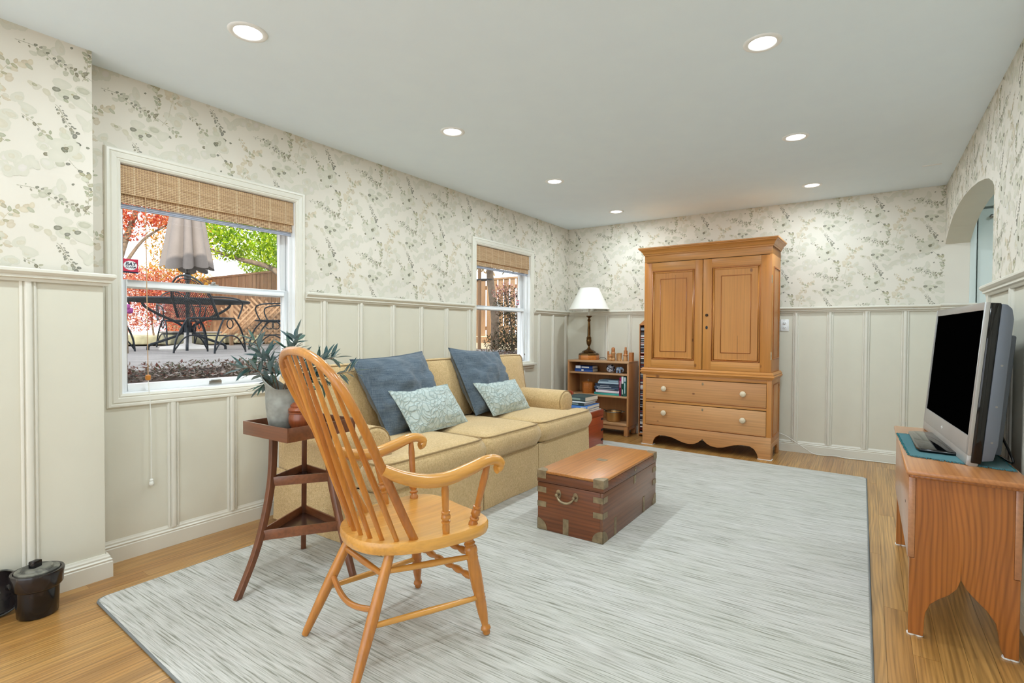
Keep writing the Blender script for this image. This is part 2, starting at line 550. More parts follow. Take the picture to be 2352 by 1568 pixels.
# the jog, whose boarding is thicker than the wall above it
JW = .165
build('wainscot_panel', MB().box(JX, JW, REAR, .930, zb, zt), M['paint'], jog)
for y in (.667, .350, .033, -.285):
    o = build('batten', None, parent=jog, mesh=tall.data); o.location = (JW-.002, y, zb); o.rotation_euler = (0,0,-PI/2)
# back wall
BB = [.529+.285*k for k in range(0, 11)]
edges = [0] + BB + [3.80]
for i in range(len(edges)-1):
    bay(wall_back, (edges[i], D), (edges[i+1], D), zb, zt, (0,-1))
for xx in BB:
    o = build('batten', None, parent=wall_back, mesh=tall.data); o.location = (xx, D-.008, zb); o.rotation_euler = (0,0,PI)
build('corner_board', MB().box(3.62, 3.845, D-.022, D-.004, 0, RAIL-.05), M['trim'], wall_back)
# right wall
RB = [3.16-.30*k for k in range(0, 15)]
edges = [3.70] + RB + [REAR]
for i in range(len(edges)-1):
    bay(wall_right, (W, edges[i+1]), (W, edges[i]), zb, zt, (-1,0))
for yy in RB:
    o = build('batten', None, parent=wall_right, mesh=tall.data); o.location = (W-.008, yy, zb); o.rotation_euler = (0,0,PI/2)
build('corner_board', MB().box(W-.022, W+.003, 3.665, 3.715, 0, RAIL-.05), M['trim'], wall_right)

def run(name, prof, pts, z, mat='trim'):
    return struct(name, MB().sweep(prof, [(p[0], p[1], z) for p in pts]), M[mat])
zr = RAIL-.055
run('trim_1', RAIL_P, [(.009, 3.862), (.009, 2.083)], zr)
run('trim_2', RAIL_P, [(.009, D), (.009, 4.953)], zr)
run('trim_3', RAIL_P, [(3.63, D-.009), (0, D-.009)], zr)
run('trim_4', RAIL_P, [(3.85, D-.02), (3.615, D-.02)], zr+.004)
run('trim_5', RAIL_P, [(W-.009, REAR), (W-.009, 3.735)], zr)
run('trim_6', RAIL_P, [(JX, .940), (JW+.004, .936), (JW+.004, REAR)], zr)
run('baseboard_left', BASE_P, [(.004, D), (.004, .935)], 0)
run('baseboard_back', BASE_P, [(3.80, D-.004), (0, D-.004)], 0)
run('baseboard_right', BASE_P, [(W-.004, REAR), (W-.004, 3.70)], 0)
run('baseboard_jog', BASE_P, [(JX, .934), (JW, .934), (JW, REAR)], 0)

# ------------------------------------------------------------------ windows
CAS_P = [(0,0),(0,.012),(.010,.018),(.016,.016),(.020,.020),(.040,.022),(.046,.018),(.050,.022),(.060,.022),(.066,.016),(.068,0)]   # (inwards->outwards, proud)
def frame_sweep(y0, y1, z0, z1, prof):
    """picture frame on the left wall; profile runs outward from the opening, proud to +X"""
    mb_ = MB(); n = len(prof); V = []; F = []
    for k in range(4):
        sy, sz = ((-1,-1),(1,-1),(1,1),(-1,1))[k]
        cy = y0 if sy < 0 else y1; cz = z0 if sz < 0 else z1
        for o_, h_ in prof: V.append((h_, cy + sy*o_, cz + sz*o_))
    for k in range(4):
        a0 = k*n; b0 = ((k+1)%4)*n
        for j in range(n): F.append((a0+j, b0+j, b0+(j+1)%n, a0+(j+1)%n))
    return mb_.add(V, F)
def rect_frame(x0, x1, y0, y1, z0, z1, s, b, t):
    """sash: stiles s, bottom rail b, top rail t"""
    return MB().box(x0,x1,y0,y0+s,z0,z1).box(x0,x1,y1-s,y1,z0,z1).box(x0,x1,y0+s,y1-s,z0,z0+b).box(x0,x1,y0+s,y1-s,z1-t,z1)
def letters(name, txt, size, loc, mat, parent, rotm, shear=0.0, offset=0.0):
    cu = bpy.data.curves.new(name, 'FONT'); cu.body = txt; cu.size = size; cu.align_x = 'CENTER'; cu.align_y = 'CENTER'
    cu.extrude = .0002; cu.shear = shear; cu.offset = offset; cu.resolution_u = 3
    tmp = bpy.data.objects.new('tmp_text', cu); COL.objects.link(tmp)
    bpy.context.view_layer.update()
    dg = bpy.context.evaluated_depsgraph_get()
    me = bpy.data.meshes.new_from_object(tmp.evaluated_get(dg))
    bpy.data.objects.remove(tmp)
    me.materials.clear(); me.materials.append(mat)
    T = Matrix.Translation(Vector(loc)) @ rotm.to_4x4()
    if parent is not None: T = WM[parent].inverted() @ T
    me.transform(T)
    return build(name, None, parent=parent, mesh=me)
M['sticker_red'] = plain('sticker_red', (205, 40, 70), .5)
M['sticker_white'] = plain('sticker_white', (240, 240, 240), .5, var=.01)
M['sticker_navy'] = plain('sticker_navy', (25, 30, 60), .5)
FACE_X = Matrix(((0,0,1),(1,0,0),(0,1,0)))     # text plane turned to face +X, reading along +Y
def window(i, w, sill):
    y0, y1, z0, z1 = w
    fr = struct('window_%d' % i, frame_sweep(y0, y1, z0, z1, CAS_P), M['trim'])
    # jamb lining
    mb = MB().box(-.16,0.004,y0-.012,y0+.002,z0,z1).box(-.16,.004,y1-.002,y1+.012,z0,z1).box(-.16,.004,y0,y1,z1-.002,z1+.012).box(-.16,.004,y0,y1,z0-.012,z0+.004)
    build('jamb', mb, M['white'], fr)
    build('stop_bead', MB().box(-.045,-.03,y0,y0+.02,z0,z1).box(-.045,-.03,y1-.02,y1,z0,z1), M['white'], fr)
    zm = 1.40
    lo = build('sash', rect_frame(-.085,-.048, y0+.008, y1-.008, z0+.004, zm+.022, .036, .040, .036), M['white'], fr, bevel=.003)
    up = build('sash', rect_frame(-.130,-.093, y0+.008, y1-.008, zm-.016, z1, .036, .036, .040), M['white'], fr, bevel=.003)
    build('pane', MB().box(-.068,-.065, y0+.04, y1-.04, z0+.04, zm-.01), M['glass'], lo)
    build('pane', MB().box(-.113,-.110, y0+.04, y1-.04, zm+.015, z1-.035), M['glass'], up)
    yc = (y0+y1)/2
    lk = build('sash_lock', MB().box(-.075,-.052, yc-.025, yc+.025, zm+.022, zm+.030).lathe([(.011,0),(.011,.012),(.006,.016)], 12, (-.064,yc,zm+.030)), M['steel'], lo, bevel=.002)
    if i == 1:
        build('sash_lift', MB().box(-.049,-.044, yc-.035, yc+.035, z0+.010, z0+.032).box(-.049,-.030, yc-.024, yc+.024, z0+.032, z0+.038), M['steel'], lo, bevel=.002)
    if sill:
        build('sill', MB().box(-.03,.05,y0-.085,y1+.085,z0-.045,z0-.018).box(0,.028,y0-.07,y1+.07,z0-.075,z0-.045), M['trim'], fr, bevel=.006)
    # alarm sticker on the upper pane
    s = .072 if i == 1 else .05
    cy, cz = (y0+.046+s/2, 1.430+.036+s*.46) if i == 1 else (y1-.075, 1.43+.06)
    st = build('sticker', MB().box(-.1095,-.1085,cy-s/2,cy+s/2,cz-s*.52,cz+s*.52), M['sticker_red'], fr)
    ov = [(s*.43*math.cos(a), s*.34*math.sin(a)+s*.04) for a in [2*PI*k/28 for k in range(28)]]
    build('sticker_oval', MB().prism(ov, (-.1086,cy,cz), (0,1,0), (0,0,1), (1,0,0), .0006), M['sticker_white'], st)
    build('sticker_band', MB().box(-.1086,-.1080,cy-s/2,cy+s/2,cz-s*.52,cz-s*.40), M['sticker_navy'], st)
    letters('lettering', 'BAY', s*.36, (-.1078,cy,cz+s*.13), M['sticker_navy'], st, FACE_X, .25, .0006)
    letters('lettering', 'ALARM', s*.20, (-.1078,cy,cz-s*.10), M['sticker_navy'], st, FACE_X, .25, .0003)
    return fr
window(1, WIN[0], False)
window(2, WIN[1], True)

# ------------------------------------------------------------------ woven shades
def shade_mat():
    mt, nt, b = new_mat('woven_bamboo')
    v = coords(nt, (1,1,1), False)
    sw = N(nt, 'ShaderNodeSeparateXYZ'); L(nt, v, sw.inputs[0])
    def cell(out, size, thr):
        d = N(nt, 'ShaderNodeMath', operation='DIVIDE'); d.inputs[1].default_value = size; L(nt, out, d.inputs[0])
        f = N(nt, 'ShaderNodeMath', operation='FRACT'); L(nt, d.outputs[0], f.inputs[0])
        c = N(nt, 'ShaderNodeMath', operation='LESS_THAN'); c.inputs[1].default_value = thr; L(nt, f.outputs[0], c.inputs[0])
        return c.outputs[0]
    rz_ = cell(sw.outputs[2], .0085, .36); ry_ = cell(sw.outputs[1], .0125, .72); th1 = cell(sw.outputs[1], .105, .06)
    mu = N(nt, 'ShaderNodeMath', operation='MULTIPLY'); L(nt, rz_, mu.inputs[0]); L(nt, ry_, mu.inputs[1])
    st = noise_n(nt, coords(nt, (1, 5, 118), False), 1.0, 2)
    r = ramp(nt, [(.3, lin((196, 164, 124))), (.7, lin((224, 196, 156)))]); L(nt, st, r.inputs[0])
    col = mixc(nt, mu.outputs[0], r.outputs[0], lin((124, 82, 58)))
    col = mixc(nt, th1, col, lin((214, 190, 156)))
    L(nt, col, b.inputs['Base Color'])
    b.inputs['Roughness'].default_value = .7
    return mt
M['bamboo'] = shade_mat()
M['lining'] = plain('grey_lining', (170, 175, 188), .8)
M['cord'] = plain('tan_cord', (196, 160, 122), .8)
M['cordwhite'] = plain('white_cord', (226, 224, 214), .7)
M['amber'] = plain('amber_wood', (190, 120, 40), .4)
def ribs(y0, y1, z0, z1, x0, t, lean=0.0):
    """flat reeds laid one above the other, each a shallow half round"""
    mb = MB(); n = max(1, round((z1-z0)/.0085)); h = (z1-z0)/n
    for k in range(n):
        a = z0 + k*h; xo = x0 + lean*(1 - k/n)
        mb.box(xo-.0012, xo+.0002, y0, y1, a, a+h)
        mb.add([(xo,y0,a+.0006),(xo+t,y0,a+h*.25),(xo+t,y0,a+h*.75),(xo,y0,a+h-.0006),(xo,y1,a+.0006),(xo+t,y1,a+h*.25),(xo+t,y1,a+h*.75),(xo,y1,a+h-.0006)],
               [(0,4,5,1),(1,5,6,2),(2,6,7,3),(3,7,4,0),(0,1,2,3),(7,6,5,4)])
    return mb
def shade(label, w):
    y0, y1, z0, z1 = w
    y0 += .006; y1 -= .006
    t = thing('woven_shade', label, 'window shade', (-.02, (y0+y1)/2, z1), 0, 'woven roman shades')
    build('headrail', MB().box(-.045,-.012, y0, y1, z1-.035, z1-.003), M['white'], t)
    build('valance', ribs(y0, y1, z1-.150, z1-.004, -.010, .003, .006), M['bamboo'], t)
    build('lower_fold', ribs(y0+.004, y1-.004, z1-.196, z1-.146, -.022, .003, .006), M['bamboo'], t)
    build('lining_hem', ribs(y0+.004, y1-.004, z1-.222, z1-.196, -.030, .004, .004), M['lining'], t)
    build('return', MB().box(-.045,-.008, y0, y0+.003, z1-.20, z1-.004), M['bamboo'], t)
    return t
sh = shade('wide woven bamboo shade half raised in the window beside the patio umbrella view', WIN[0])
yc = 1.170
build('pull_cord', MB().tube([(-.004,yc,1.86),(-.003,yc+.002,1.4),(.002,yc+.003,.93)], .0022, 6), M['cord'], sh)
build('cord_bead', MB().lathe([(.004,-.016),(.011,-.013),(.013,0),(.011,.011),(.005,.014)], 14, (.002,yc+.003,.915)), M['amber'], sh, smooth=50)
build('pull_cord', MB().tube([(.002,yc+.003,.905),(.02,yc+.004,.80),(.030,yc+.004,.70),(.030,yc+.004,.385)], .0024, 6), M['cordwhite'], sh)
build('cord_bead', MB().lathe([(.003,-.028),(.010,-.024),(.012,-.014),(.010,-.004),(.006,0),(.009,.004),(.007,.010),(.003,.012)], 14, (.030,yc+.004,.375)), M['cordwhite'], sh, smooth=50)
sh2 = shade('smaller looking woven bamboo shade in the far window behind the sofa', WIN[1])
build('pull_cord', MB().tube([(-.004,4.80,1.80),(-.004,4.80,.93)], .0016, 6), M['cordwhite'], sh2)
build('cord_bead', MB().lathe([(.003,-.012),(.006,-.008),(.006,.004),(.003,.010)], 10, (-.004,4.80,.92)), M['steel'], sh2, smooth=50)

# ------------------------------------------------------------------ wallpaper print: sprays of leaves, half-drop repeat
PX, PZ = .7625, .607
rw = random.Random(11)
DARK = [(72,76,52),(86,90,64),(58,62,46),(98,92,54)]
MID = [(142,148,112),(152,156,122),(148,140,90),(158,154,116)]
PALE = [(186,190,160),(190,190,164),(192,184,150),(196,190,168)]
TAN = [(198,178,138),(206,190,154),(190,170,132),(212,198,168)]
SPRAY = []      # (y, z, half length, half width, angle, colour, alpha, layer)
def leaf(y, z, l, w, a, c, al, ly):
    if ly == 0:
        SPRAY.append((y, z, l*1.25, w*1.25, a, (192, 194, 172), .34, 0))
    if ly < 2:          # the big washed-out leaves come in loose pairs
        for k in range(2):
            s = .66*rw.uniform(.8, 1.15)
            SPRAY.append((y+rw.uniform(-.35,.35)*l, z+rw.uniform(-.35,.35)*l, l*s, w*s, a+rw.uniform(-.5,.5), c, al*.80, ly))
    else:
        SPRAY.append((y, z, l*.96, w*.98, a, c, al*1.0, ly))
def stem(pts, w, c, al, ly):
    P = spline([(p[0], p[1], 0) for p in pts], 4)
    for i in range(len(P)-1):
        d = P[i+1]-P[i]; mid = (P[i]+P[i+1])/2
        leaf(mid.x, mid.y, d.length*.56, w, math.atan2(d.y, d.x), c, al, ly)
def sprig(pts, n, l, cols, al=.75, ly=3, st=(150,144,118), spread=.012):
    stem(pts, .0016, st, .7, 2)
    P = spline([(p[0], p[1], 0) for p in pts], 6)
    for k in range(n):
        t = (k+.5)/n*(len(P)-1); i = min(int(t), len(P)-2); q = P[i].lerp(P[i+1], t-i)
        d = P[i+1]-P[i]; a = math.atan2(d.y, d.x)
        s = 1 if k % 2 else -1
        aa = a + s*rw.uniform(.5, 1.2)
        ll = l*rw.uniform(.7, 1.25)*(.55 + .6*k/n)
        leaf(q.x + math.cos(aa)*spread, q.y + math.sin(aa)*spread, ll, ll*rw.uniform(.5,.72), aa, rw.choice(cols), al*rw.uniform(.8,1.1), ly)
A_ = [(0,0),(.052,0),(.082,-.01),(.118,-.033),(.146,-.039),(.179,-.049),(.207,-.056),(.232,-.058)]
for q in [(.055,-.03),(.128,-.06),(.17,-.075),(.205,-.08),(.15,-.02),(.10,.0),(.19,-.045),(.09,-.02)]:
    leaf(q[0], q[1], rw.uniform(.016,.026), rw.uniform(.011,.017), rw.uniform(0,PI), rw.choice(MID[:2]+PALE), .55, 1)
sprig(A_, 22, .0105, DARK+MID[:2], .8)
sprig([(.232,-.058),(.291,-.088),(.312,-.098),(.332,-.114),(.348,-.132)], 8, .012, DARK[3:]+MID, .75)
sprig([(.227,-.087),(.242,-.044),(.247,-.003),(.246,.018),(.247,.063),(.233,.101)], 14, .013, MID+[(140,138,96),(150,146,104)], .75)
stem([(.321,.096),(.32,.057),(.307,.007),(.297,-.042),(.266,-.096)], .003, (196,188,164), .7, 2)
for q in [(.297,.071,.020,.017),(.343,.080,.022,.014),(.349,.044,.020,.008),(.282,-.041,.014,.008),(.31,.095,.016,.014),(.33,.02,.012,.008)]:
    leaf(q[0], q[1], q[2], q[3], rw.uniform(-.6,.3), rw.choice(TAN), .72, 1)
for q in [(.164,-.173,.032),(.072,-.175,.020),(.108,-.185,.026),(.136,-.16,.022),(.155,-.127,.028),(.192,-.159,.026),(.236,-.134,.030),(.271,-.151,.028),(.221,-.188,.034),(.19,-.214,.022),(.25,-.212,.022),(.05,-.165,.014),(.12,-.205,.018)]:
    leaf(q[0], q[1], q[2], q[2]*rw.uniform(.55,.85), rw.uniform(-.7,.7), rw.choice(PALE+MID[:2]), .6, 0 if q[2] > .027 else 1)
for q in [(.168,-.182,.012),(.168,-.196,.011),(.192,-.162,.007),(.135,-.158,.016),(.062,-.166,.010),(.205,-.168,.014),(.29,-.15,.010),(.305,-.145,.009)]:
    leaf(q[0], q[1], q[2], q[2]*.66, rw.uniform(-1.2,1.2), rw.choice(DARK+MID), .75, 3)
sprig([(.13,-.225),(.14,-.234),(.149,-.253),(.163,-.275)], 7, .0085, DARK, .75)
sprig([(.40,0),(.413,-.008),(.44,-.022),(.459,-.045),(.473,-.067),(.496,-.06)], 12, .0105, DARK[1:]+MID+[(146,142,96)], .75)
sprig([(.523,.071),(.54,.035),(.554,.004),(.569,-.01),(.584,-.033)], 13, .0095, DARK, .8)
for q in [(.542,-.108,.034),(.516,-.092,.026),(.554,-.051,.026),(.59,-.076,.018),(.519,-.145,.030),(.583,-.126,.028),(.53,-.172,.024),(.57,-.10,.030),(.60,-.14,.018),(.535,-.03,.018),(.47,-.12,.016)]:
    leaf(q[0], q[1], q[2], q[2]*rw.uniform(.6,.85), rw.uniform(-1.2,1.2), rw.choice(PALE[:3]+MID[:2]), .6, 0 if q[2] > .025 else 1)
for q in [(.542,-.112,.014),(.538,-.126,.010),(.548,-.104,.010),(.479,-.148,.011),(.626,-.08,.008),(.592,-.073,.011),(.56,-.135,.012)]:
    leaf(q[0], q[1], q[2], q[2]*.7, rw.uniform(-.6,.6), rw.choice(DARK), .85, 3)
stem([(.557,-.152),(.577,-.177),(.607,-.205),(.631,-.267)], .0018, (176,172,150), .8, 2)
for q in [(.554,-.171,.009),(.598,-.193,.010),(.629,-.197,.010),(.635,-.266,.008),(.571,-.258,.007),(.615,-.225,.016),(.59,-.215,.014)]:
    leaf(q[0], q[1], q[2], q[2]*.68, rw.uniform(-1,1), rw.choice(DARK if q[2] < .012 else PALE), .8 if q[2] < .012 else .5, 3)
sprig([(.676,-.031),(.689,-.052),(.708,-.072),(.714,-.089)], 8, .0105, TAN+MID[2:3]+[(150,140,100)], .75)
sprig([(.707,-.273),(.701,-.237),(.707,-.185),(.72,-.15),(.746,-.111),(.779,-.095),(.813,-.086)], 18, .0135, TAN+MID+[(160,156,112)], .7, st=(196,184,150))
for q in [(.675,-.212,.022),(.713,-.221,.022),(.74,-.164,.024),(.68,-.245,.018),(.695,-.18,.018),(.73,-.245,.016),(.76,-.13,.018)]:
    leaf(q[0], q[1], q[2], q[2]*.72, rw.uniform(-1,1), rw.choice(TAN+PALE), .6, 1)
for q in [(.128,.02),(.302,-.029),(.348,-.024),(.363,-.179),(.385,-.219),(.428,-.218),(.337,-.238),(.451,-.106),(.645,.04),(.68,.05),(.728,.061),(.40,-.24),(.44,-.19),(.35,-.21),(.33,-.06),(.62,.02),(.48,-.20),(.02,-.24),(.05,-.27)]:
    for k in range(2):
        leaf(q[0]+rw.uniform(-.02,.02), q[1]+rw.uniform(-.02,.02), rw.uniform(.016,.028), rw.uniform(.011,.02), rw.uniform(0,PI), rw.choice(PALE[2:]+[(214,206,204),(210,206,198)]), .5, 0)
# leaves that overlap are put on different sheets so that no two prints share a plane
def _layers():
    order = sorted(range(len(SPRAY)), key=lambda k: SPRAY[k][7])
    lay = {}
    sh = [(0,0),(PX,0),(-PX,0),(0,PZ),(0,-PZ)] + [(a*PX/2, b*PZ/2) for a in (-1,1) for b in (-1,1)]
    for i in order:
        y, z, l = SPRAY[i][0], SPRAY[i][1], max(SPRAY[i][2], SPRAY[i][3])
        used = set()
        for j in lay:
            y2, z2, l2 = SPRAY[j][0], SPRAY[j][1], max(SPRAY[j][2], SPRAY[j][3])
            for a, b in sh:
                if (y-y2-a)**2 + (z-z2-b)**2 < ((l+l2)*.95)**2: used.add(lay[j]); break
        k = 0
        while k in used: k += 1
        lay[i] = k
    return [SPRAY[i][:7] + (lay[i],) for i in range(len(SPRAY))]
SPRAY = _layers()
def clip(poly, lo, hi, ax):
    """Sutherland-Hodgman against one axis"""
    for s, lim in ((1, lo), (-1, -hi)):
        out = []
        for i in range(len(poly)):
            p, q = poly[i-1], poly[i]
            a = s*p[ax]-lim; b = s*q[ax]-lim
            if (a < 0) != (b < 0):
                t = a/(a-b); out.append(tuple(p[k]+(q[k]-p[k])*t for k in range(len(p))))
            if b >= 0: out.append(q)
        poly = out
        if len(poly) < 3: return []
    return poly
M['print'] = attr_mat('wallpaper_print', .8, 0, False)
PAPER = lin((221, 214, 200))
def wash(c, a, k=1.0): return tuple(PAPER[i]*(1-min(1, a)) + c[i]*k*min(1, a) for i in range(3)) + (1.0,)
def print_wall(parent, rects, place, off):
    """rects of bare wall in (s, z); place(s, z, lift) gives the world point"""
    mb = MB(); cols = []
    smin = min(r[0] for r in rects)-.9; smax = max(r[1] for r in rects)+.2
    i0 = int((smin-off[0])/(PX/2))-1; i1 = int((smax-off[0])/(PX/2))+2
    for i in range(i0, i1):
        for j in range(-3, 4):
            oy = off[0] + i*PX/2; oz = off[1] + j*PZ - (PZ/2 if i % 2 else 0)
            for (y, z, l, w, a, c, al, ly) in SPRAY:
                cy, cz = oy+y, oz+z
                if cz < RAIL-.05 or cz > H+.05: continue
                ca, sa = math.cos(a), math.sin(a)
                n = 6 if l < .008 else 10
                pts = []
                for k in range(n):
                    t = 2*PI*k/n
                    x_ = math.cos(t)*l; y_ = math.sin(t)*w*(1.0 - .22*math.cos(t))
                    pts.append((cy + x_*ca - y_*sa, cz + x_*sa + y_*ca))
                cc = lin(c)
                for r in rects:
                    if cy+l < r[0] or cy-l > r[1] or cz+l < r[2] or cz-l > r[3]: continue
                    q = clip(clip(pts, r[0], r[1], 0), r[2], r[3], 1)
                    if len(q) < 3: continue
                    lift = .0003 + ly*.00006
                    o = len(mb.v)
                    mx_ = sum(p[0] for p in q)/len(q); mz_ = sum(p[1] for p in q)/len(q)
                    mb.v.append(place(mx_, mz_, lift)); cols.append(wash(cc, al*.70))
                    for p in q:
                        mb.v.append(place(p[0], p[1], lift)); cols.append(wash(cc, al*1.05, .94))
                    for k in range(len(q)):
                        mb.f.append((o, o+1+k, o+1+(k+1) % len(q)))
    mb.col = cols
    o = build('wallpaper_print', mb, M['print'], parent)
    o['kind'] = 'stuff'
    return o
print_wall(wall_left, [r for r in rects_around(JY, D, RAIL-.03, H, [(w[0], w[1], w[2], w[3]) for w in WIN]) if r[3] > RAIL and r[1] > r[0] and r[3]-max(r[2], RAIL-.03) > .01 and r[2] < r[3] and not (r[2] <= RAIL-.02 and r[3] < 1)], lambda s, z, l: (l, s, z), (.981, 2.341))
print_wall(jog, [(REAR, JY, RAIL-.03, H)], lambda s, z, l: (JX+l, s, z), (.640, 2.377))
print_wall(wall_back, [(0, W, RAIL-.03, H)], lambda s, z, l: (s, D-l, z), (.33, 2.345))
ra = [(REAR, 3.70, RAIL-.03, H)] + [(a[0], b[0], max(a[1], b[1]), H) for a, b in zip(ARCH[1:-1], ARCH[2:])]
print_wall(wall_right, ra, lambda s, z, l: (W-.0012-l, s, z), (.30, 2.30))

# ------------------------------------------------------------------ recessed lights
M['lens'] = emit('lamp_lens', (1.0, .985, .95), 6.0)
M['lens'].cycles.emission_sampling = 'NONE'
can_src = {}
def can(x, y, label):
    t = thing('recessed_light', label, 'ceiling light', (x, y, H), 0, 'recessed ceiling lights')
    if not can_src:
        tr = build('trim_ring', MB().lathe([(.055,.012),(.055,-.002),(.058,-.005),(.070,-.006),(.078,-.003),(.079,.0)], 36), M['white'], t, local=True, smooth=60)
        le = build('lens', MB().lathe([(.0,-.0015),(.056,-.0015),(.056,.002)], 36), M['lens'], t, local=True)
        can_src['r'] = tr; can_src['l'] = le
    else:
        copies('trim_ring', can_src['r'], t, [(0,0,0)]); copies('lens', can_src['l'], t, [(0,0,0)])
    ld = bpy.data.lights.new('lamp_light', 'AREA'); ld.shape = 'DISK'; ld.size = .10; ld.energy = CAN_WATTS; ld.color = CAN_COLOR
    lo = bpy.data.objects.new('lamp_light', ld); COL.objects.link(lo); lo.parent = t; lo.location = (0,0,-.008)
    return t
can(.895, 1.220, 'recessed ceiling light nearest the left wall jog, above the big window')
can(.895, 2.550, 'recessed ceiling light second along the window wall, above the sofa')
can(.895, 3.865, 'recessed ceiling light third along the window wall, towards the far window')
can(.890, 5.185, 'recessed ceiling light in the far left corner above the table lamp')
can(2.705, 2.530, 'largest looking recessed ceiling light on the right half of the ceiling')
can(2.700, 3.855, 'middle recessed ceiling light of the right-hand row')
can(2.690, 5.180, 'farthest recessed ceiling light in the right-hand row, past the pine cupboard')
can(2.705, 1.210, 'recessed ceiling light over the photographer, outside the picture')
can(2.705, -.110, 'recessed ceiling light behind the photographer on the right')
can(.895, -.110, 'recessed ceiling light behind the photographer on the left')
can(4.35, 4.70, 'unseen ceiling light added to brighten the hall behind the arch')  # no fixture is seen here; added so the hall is lit
# ------------------------------------------------------------------ rug
def rug_mat():
    mt, nt, b = new_mat('woven_rug')
    v = coords(nt, (5.0, 170, 170), False)
    n1 = noise_n(nt, v, 1.0, 3, 0, .6)
    v2 = coords(nt, (12.0, 330, 330), False)
    n2 = noise_n(nt, v2, 1.0, 2)
    v3 = coords(nt, (1.2, 5, 5), False)
    n3 = noise_n(nt, v3, 1.0, 1)
    a = ramp(nt, [(.34, lin((144, 142, 130))), (.47, lin((193, 190, 183))), (.62, lin((205, 202, 196)))]); L(nt, n1, a.inputs[0])
    c = ramp(nt, [(.33, (.78, .79, .76, 1)), (.52, (1, 1, 1, 1))]); L(nt, n2, c.inputs[0])
    d = ramp(nt, [(.3, (.93, .94, .91, 1)), (.7, (1, 1, 1, 1))]); L(nt, n3, d.inputs[0])
    col = mixc(nt, 1.0, a.outputs[0], c.outputs[0], 'MULTIPLY')
    col = mixc(nt, 1.0, col, d.outputs[0], 'MULTIPLY')
    L(nt, col, b.inputs['Base Color'])
    b.inputs['Roughness'].default_value = .95; b.inputs['Specular IOR Level'].default_value = .1; b.inputs['Sheen Weight'].default_value = .15
    bump(nt, b, n2, .45, .004)
    return mt
M['rug'] = rug_mat()
M['binding'] = plain('rug_edge', (120, 122, 120), .95)
RZ = .013
rug = thing('area_rug', 'large pale grey striated rug covering most of the floor', 'rug', (1.75, 2.9, 0))
rc = [(.395,.822),(3.150,.690),(3.112,5.036),(.365,5.160)]
outline = []
for k in range(4):
    a = Vector(rc[k]); p = Vector(rc[k-1]); q = Vector(rc[(k+1)%4]); r_ = .03
    outline += [tuple(a + (p-a).normalized()*r_), tuple(a + ((p-a).normalized()+(q-a).normalized())*r_*.32), tuple(a + (q-a).normalized()*r_)]
cx_ = sum(p[0] for p in outline)/12; cy_ = sum(p[1] for p in outline)/12
inner = [(p[0]+(cx_-p[0])*.004, p[1]+(cy_-p[1])*.004) for p in outline]
mb = MB(); n = len(outline)
mb.add([(p[0],p[1],.001) for p in outline] + [(p[0],p[1],.009) for p in outline] + [(p[0],p[1],RZ) for p in inner],
       [tuple(range(n-1,-1,-1)), tuple(range(2*n,3*n))] + [(i,(i+1)%n,n+(i+1)%n,n+i) for i in range(n)] + [(n+i,n+(i+1)%n,2*n+(i+1)%n,2*n+i) for i in range(n)])
build('pile', mb, M['rug'], rug)
build('edge_binding', MB().tube([(p[0],p[1],.0055) for p in outline], .0055, 8, closed=True), M['binding'], rug, smooth=60)

# ------------------------------------------------------------------ sofa
M['sofa'] = fabric('tan_chenille', (227, 196, 145), (198, 165, 113), 150, blotch=.10, bmp=.8)
M['pipe'] = fabric('tan_piping', (180, 150, 102), (164, 134, 88), 260, blotch=.1)
M['dark'] = plain('dark_gap', (60, 46, 30), .9)
sofa = thing('sofa', 'long tan upholstered sofa with skirt and rolled arms under the windows', 'sofa', (.62, 2.99, RZ))
Y0, Y1, S1, S2 = 1.805, 4.185, 2.652, 3.332
FX = 1.075
build('base_frame', MB().box(.14, 1.02, Y0+.05, Y1-.05, RZ+.05, .33), M['dark'], sofa)
def skirt(p0, p1, z0, z1, out):
    """cloth panel from p0 to p1 with a soft wave, a double row at the hem"""
    mb = MB(); nu, nv = 18, 6; V = []; F = []
    d = Vector((p1[0]-p0[0], p1[1]-p0[1], 0)); o = Vector((out[0], out[1], 0))
    for side in (0, 1):
        for j in range(nv+1):
            for i in range(nu+1):
                u = i/nu; t = j/nv
                q = Vector((p0[0], p0[1], 0)) + d*u + o*(.004*math.sin(u*9+p0[1]*5)*(1-t) + .010*(1-t) - .010*side)
                V.append((q.x, q.y, z0 + (z1-z0)*t))
    n1_ = (nu+1)*(nv+1)
    for j in range(nv):
        for i in range(nu):
            a = j*(nu+1)+i
            F.append((a, a+1, a+nu+2, a+nu+1)); F.append((n1_+a, n1_+a+nu+1, n1_+a+nu+2, n1_+a+1))
    for j in range(nv):
        a = j*(nu+1); F.append((a, a+nu+1, n1_+a+nu+1, n1_+a)); a += nu; F.append((a, n1_+a, n1_+a+nu+1, a+nu+1))
    for i in range(nu):
        F.append((i, n1_+i, n1_+i+1, i+1)); a = nv*(nu+1)+i; F.append((a, a+1, n1_+a+1, n1_+a))
    return mb.add(V, F)
zs = .325
for a, b in ((Y0, S1-.004), (S1+.004, S2-.004), (S2+.004, Y1)):
    build('skirt_panel', skirt((FX,a), (FX,b), RZ+.002, zs, (1,0)), M['sofa'], sofa, smooth=50)
build('skirt_panel', skirt((.12,Y0), (FX-.004,Y0), RZ+.002, zs, (0,-1)), M['sofa'], sofa, smooth=50)
build('skirt_panel', skirt((.12,Y1), (FX-.004,Y1), RZ+.002, zs, (0,1)), M['sofa'], sofa, smooth=50)

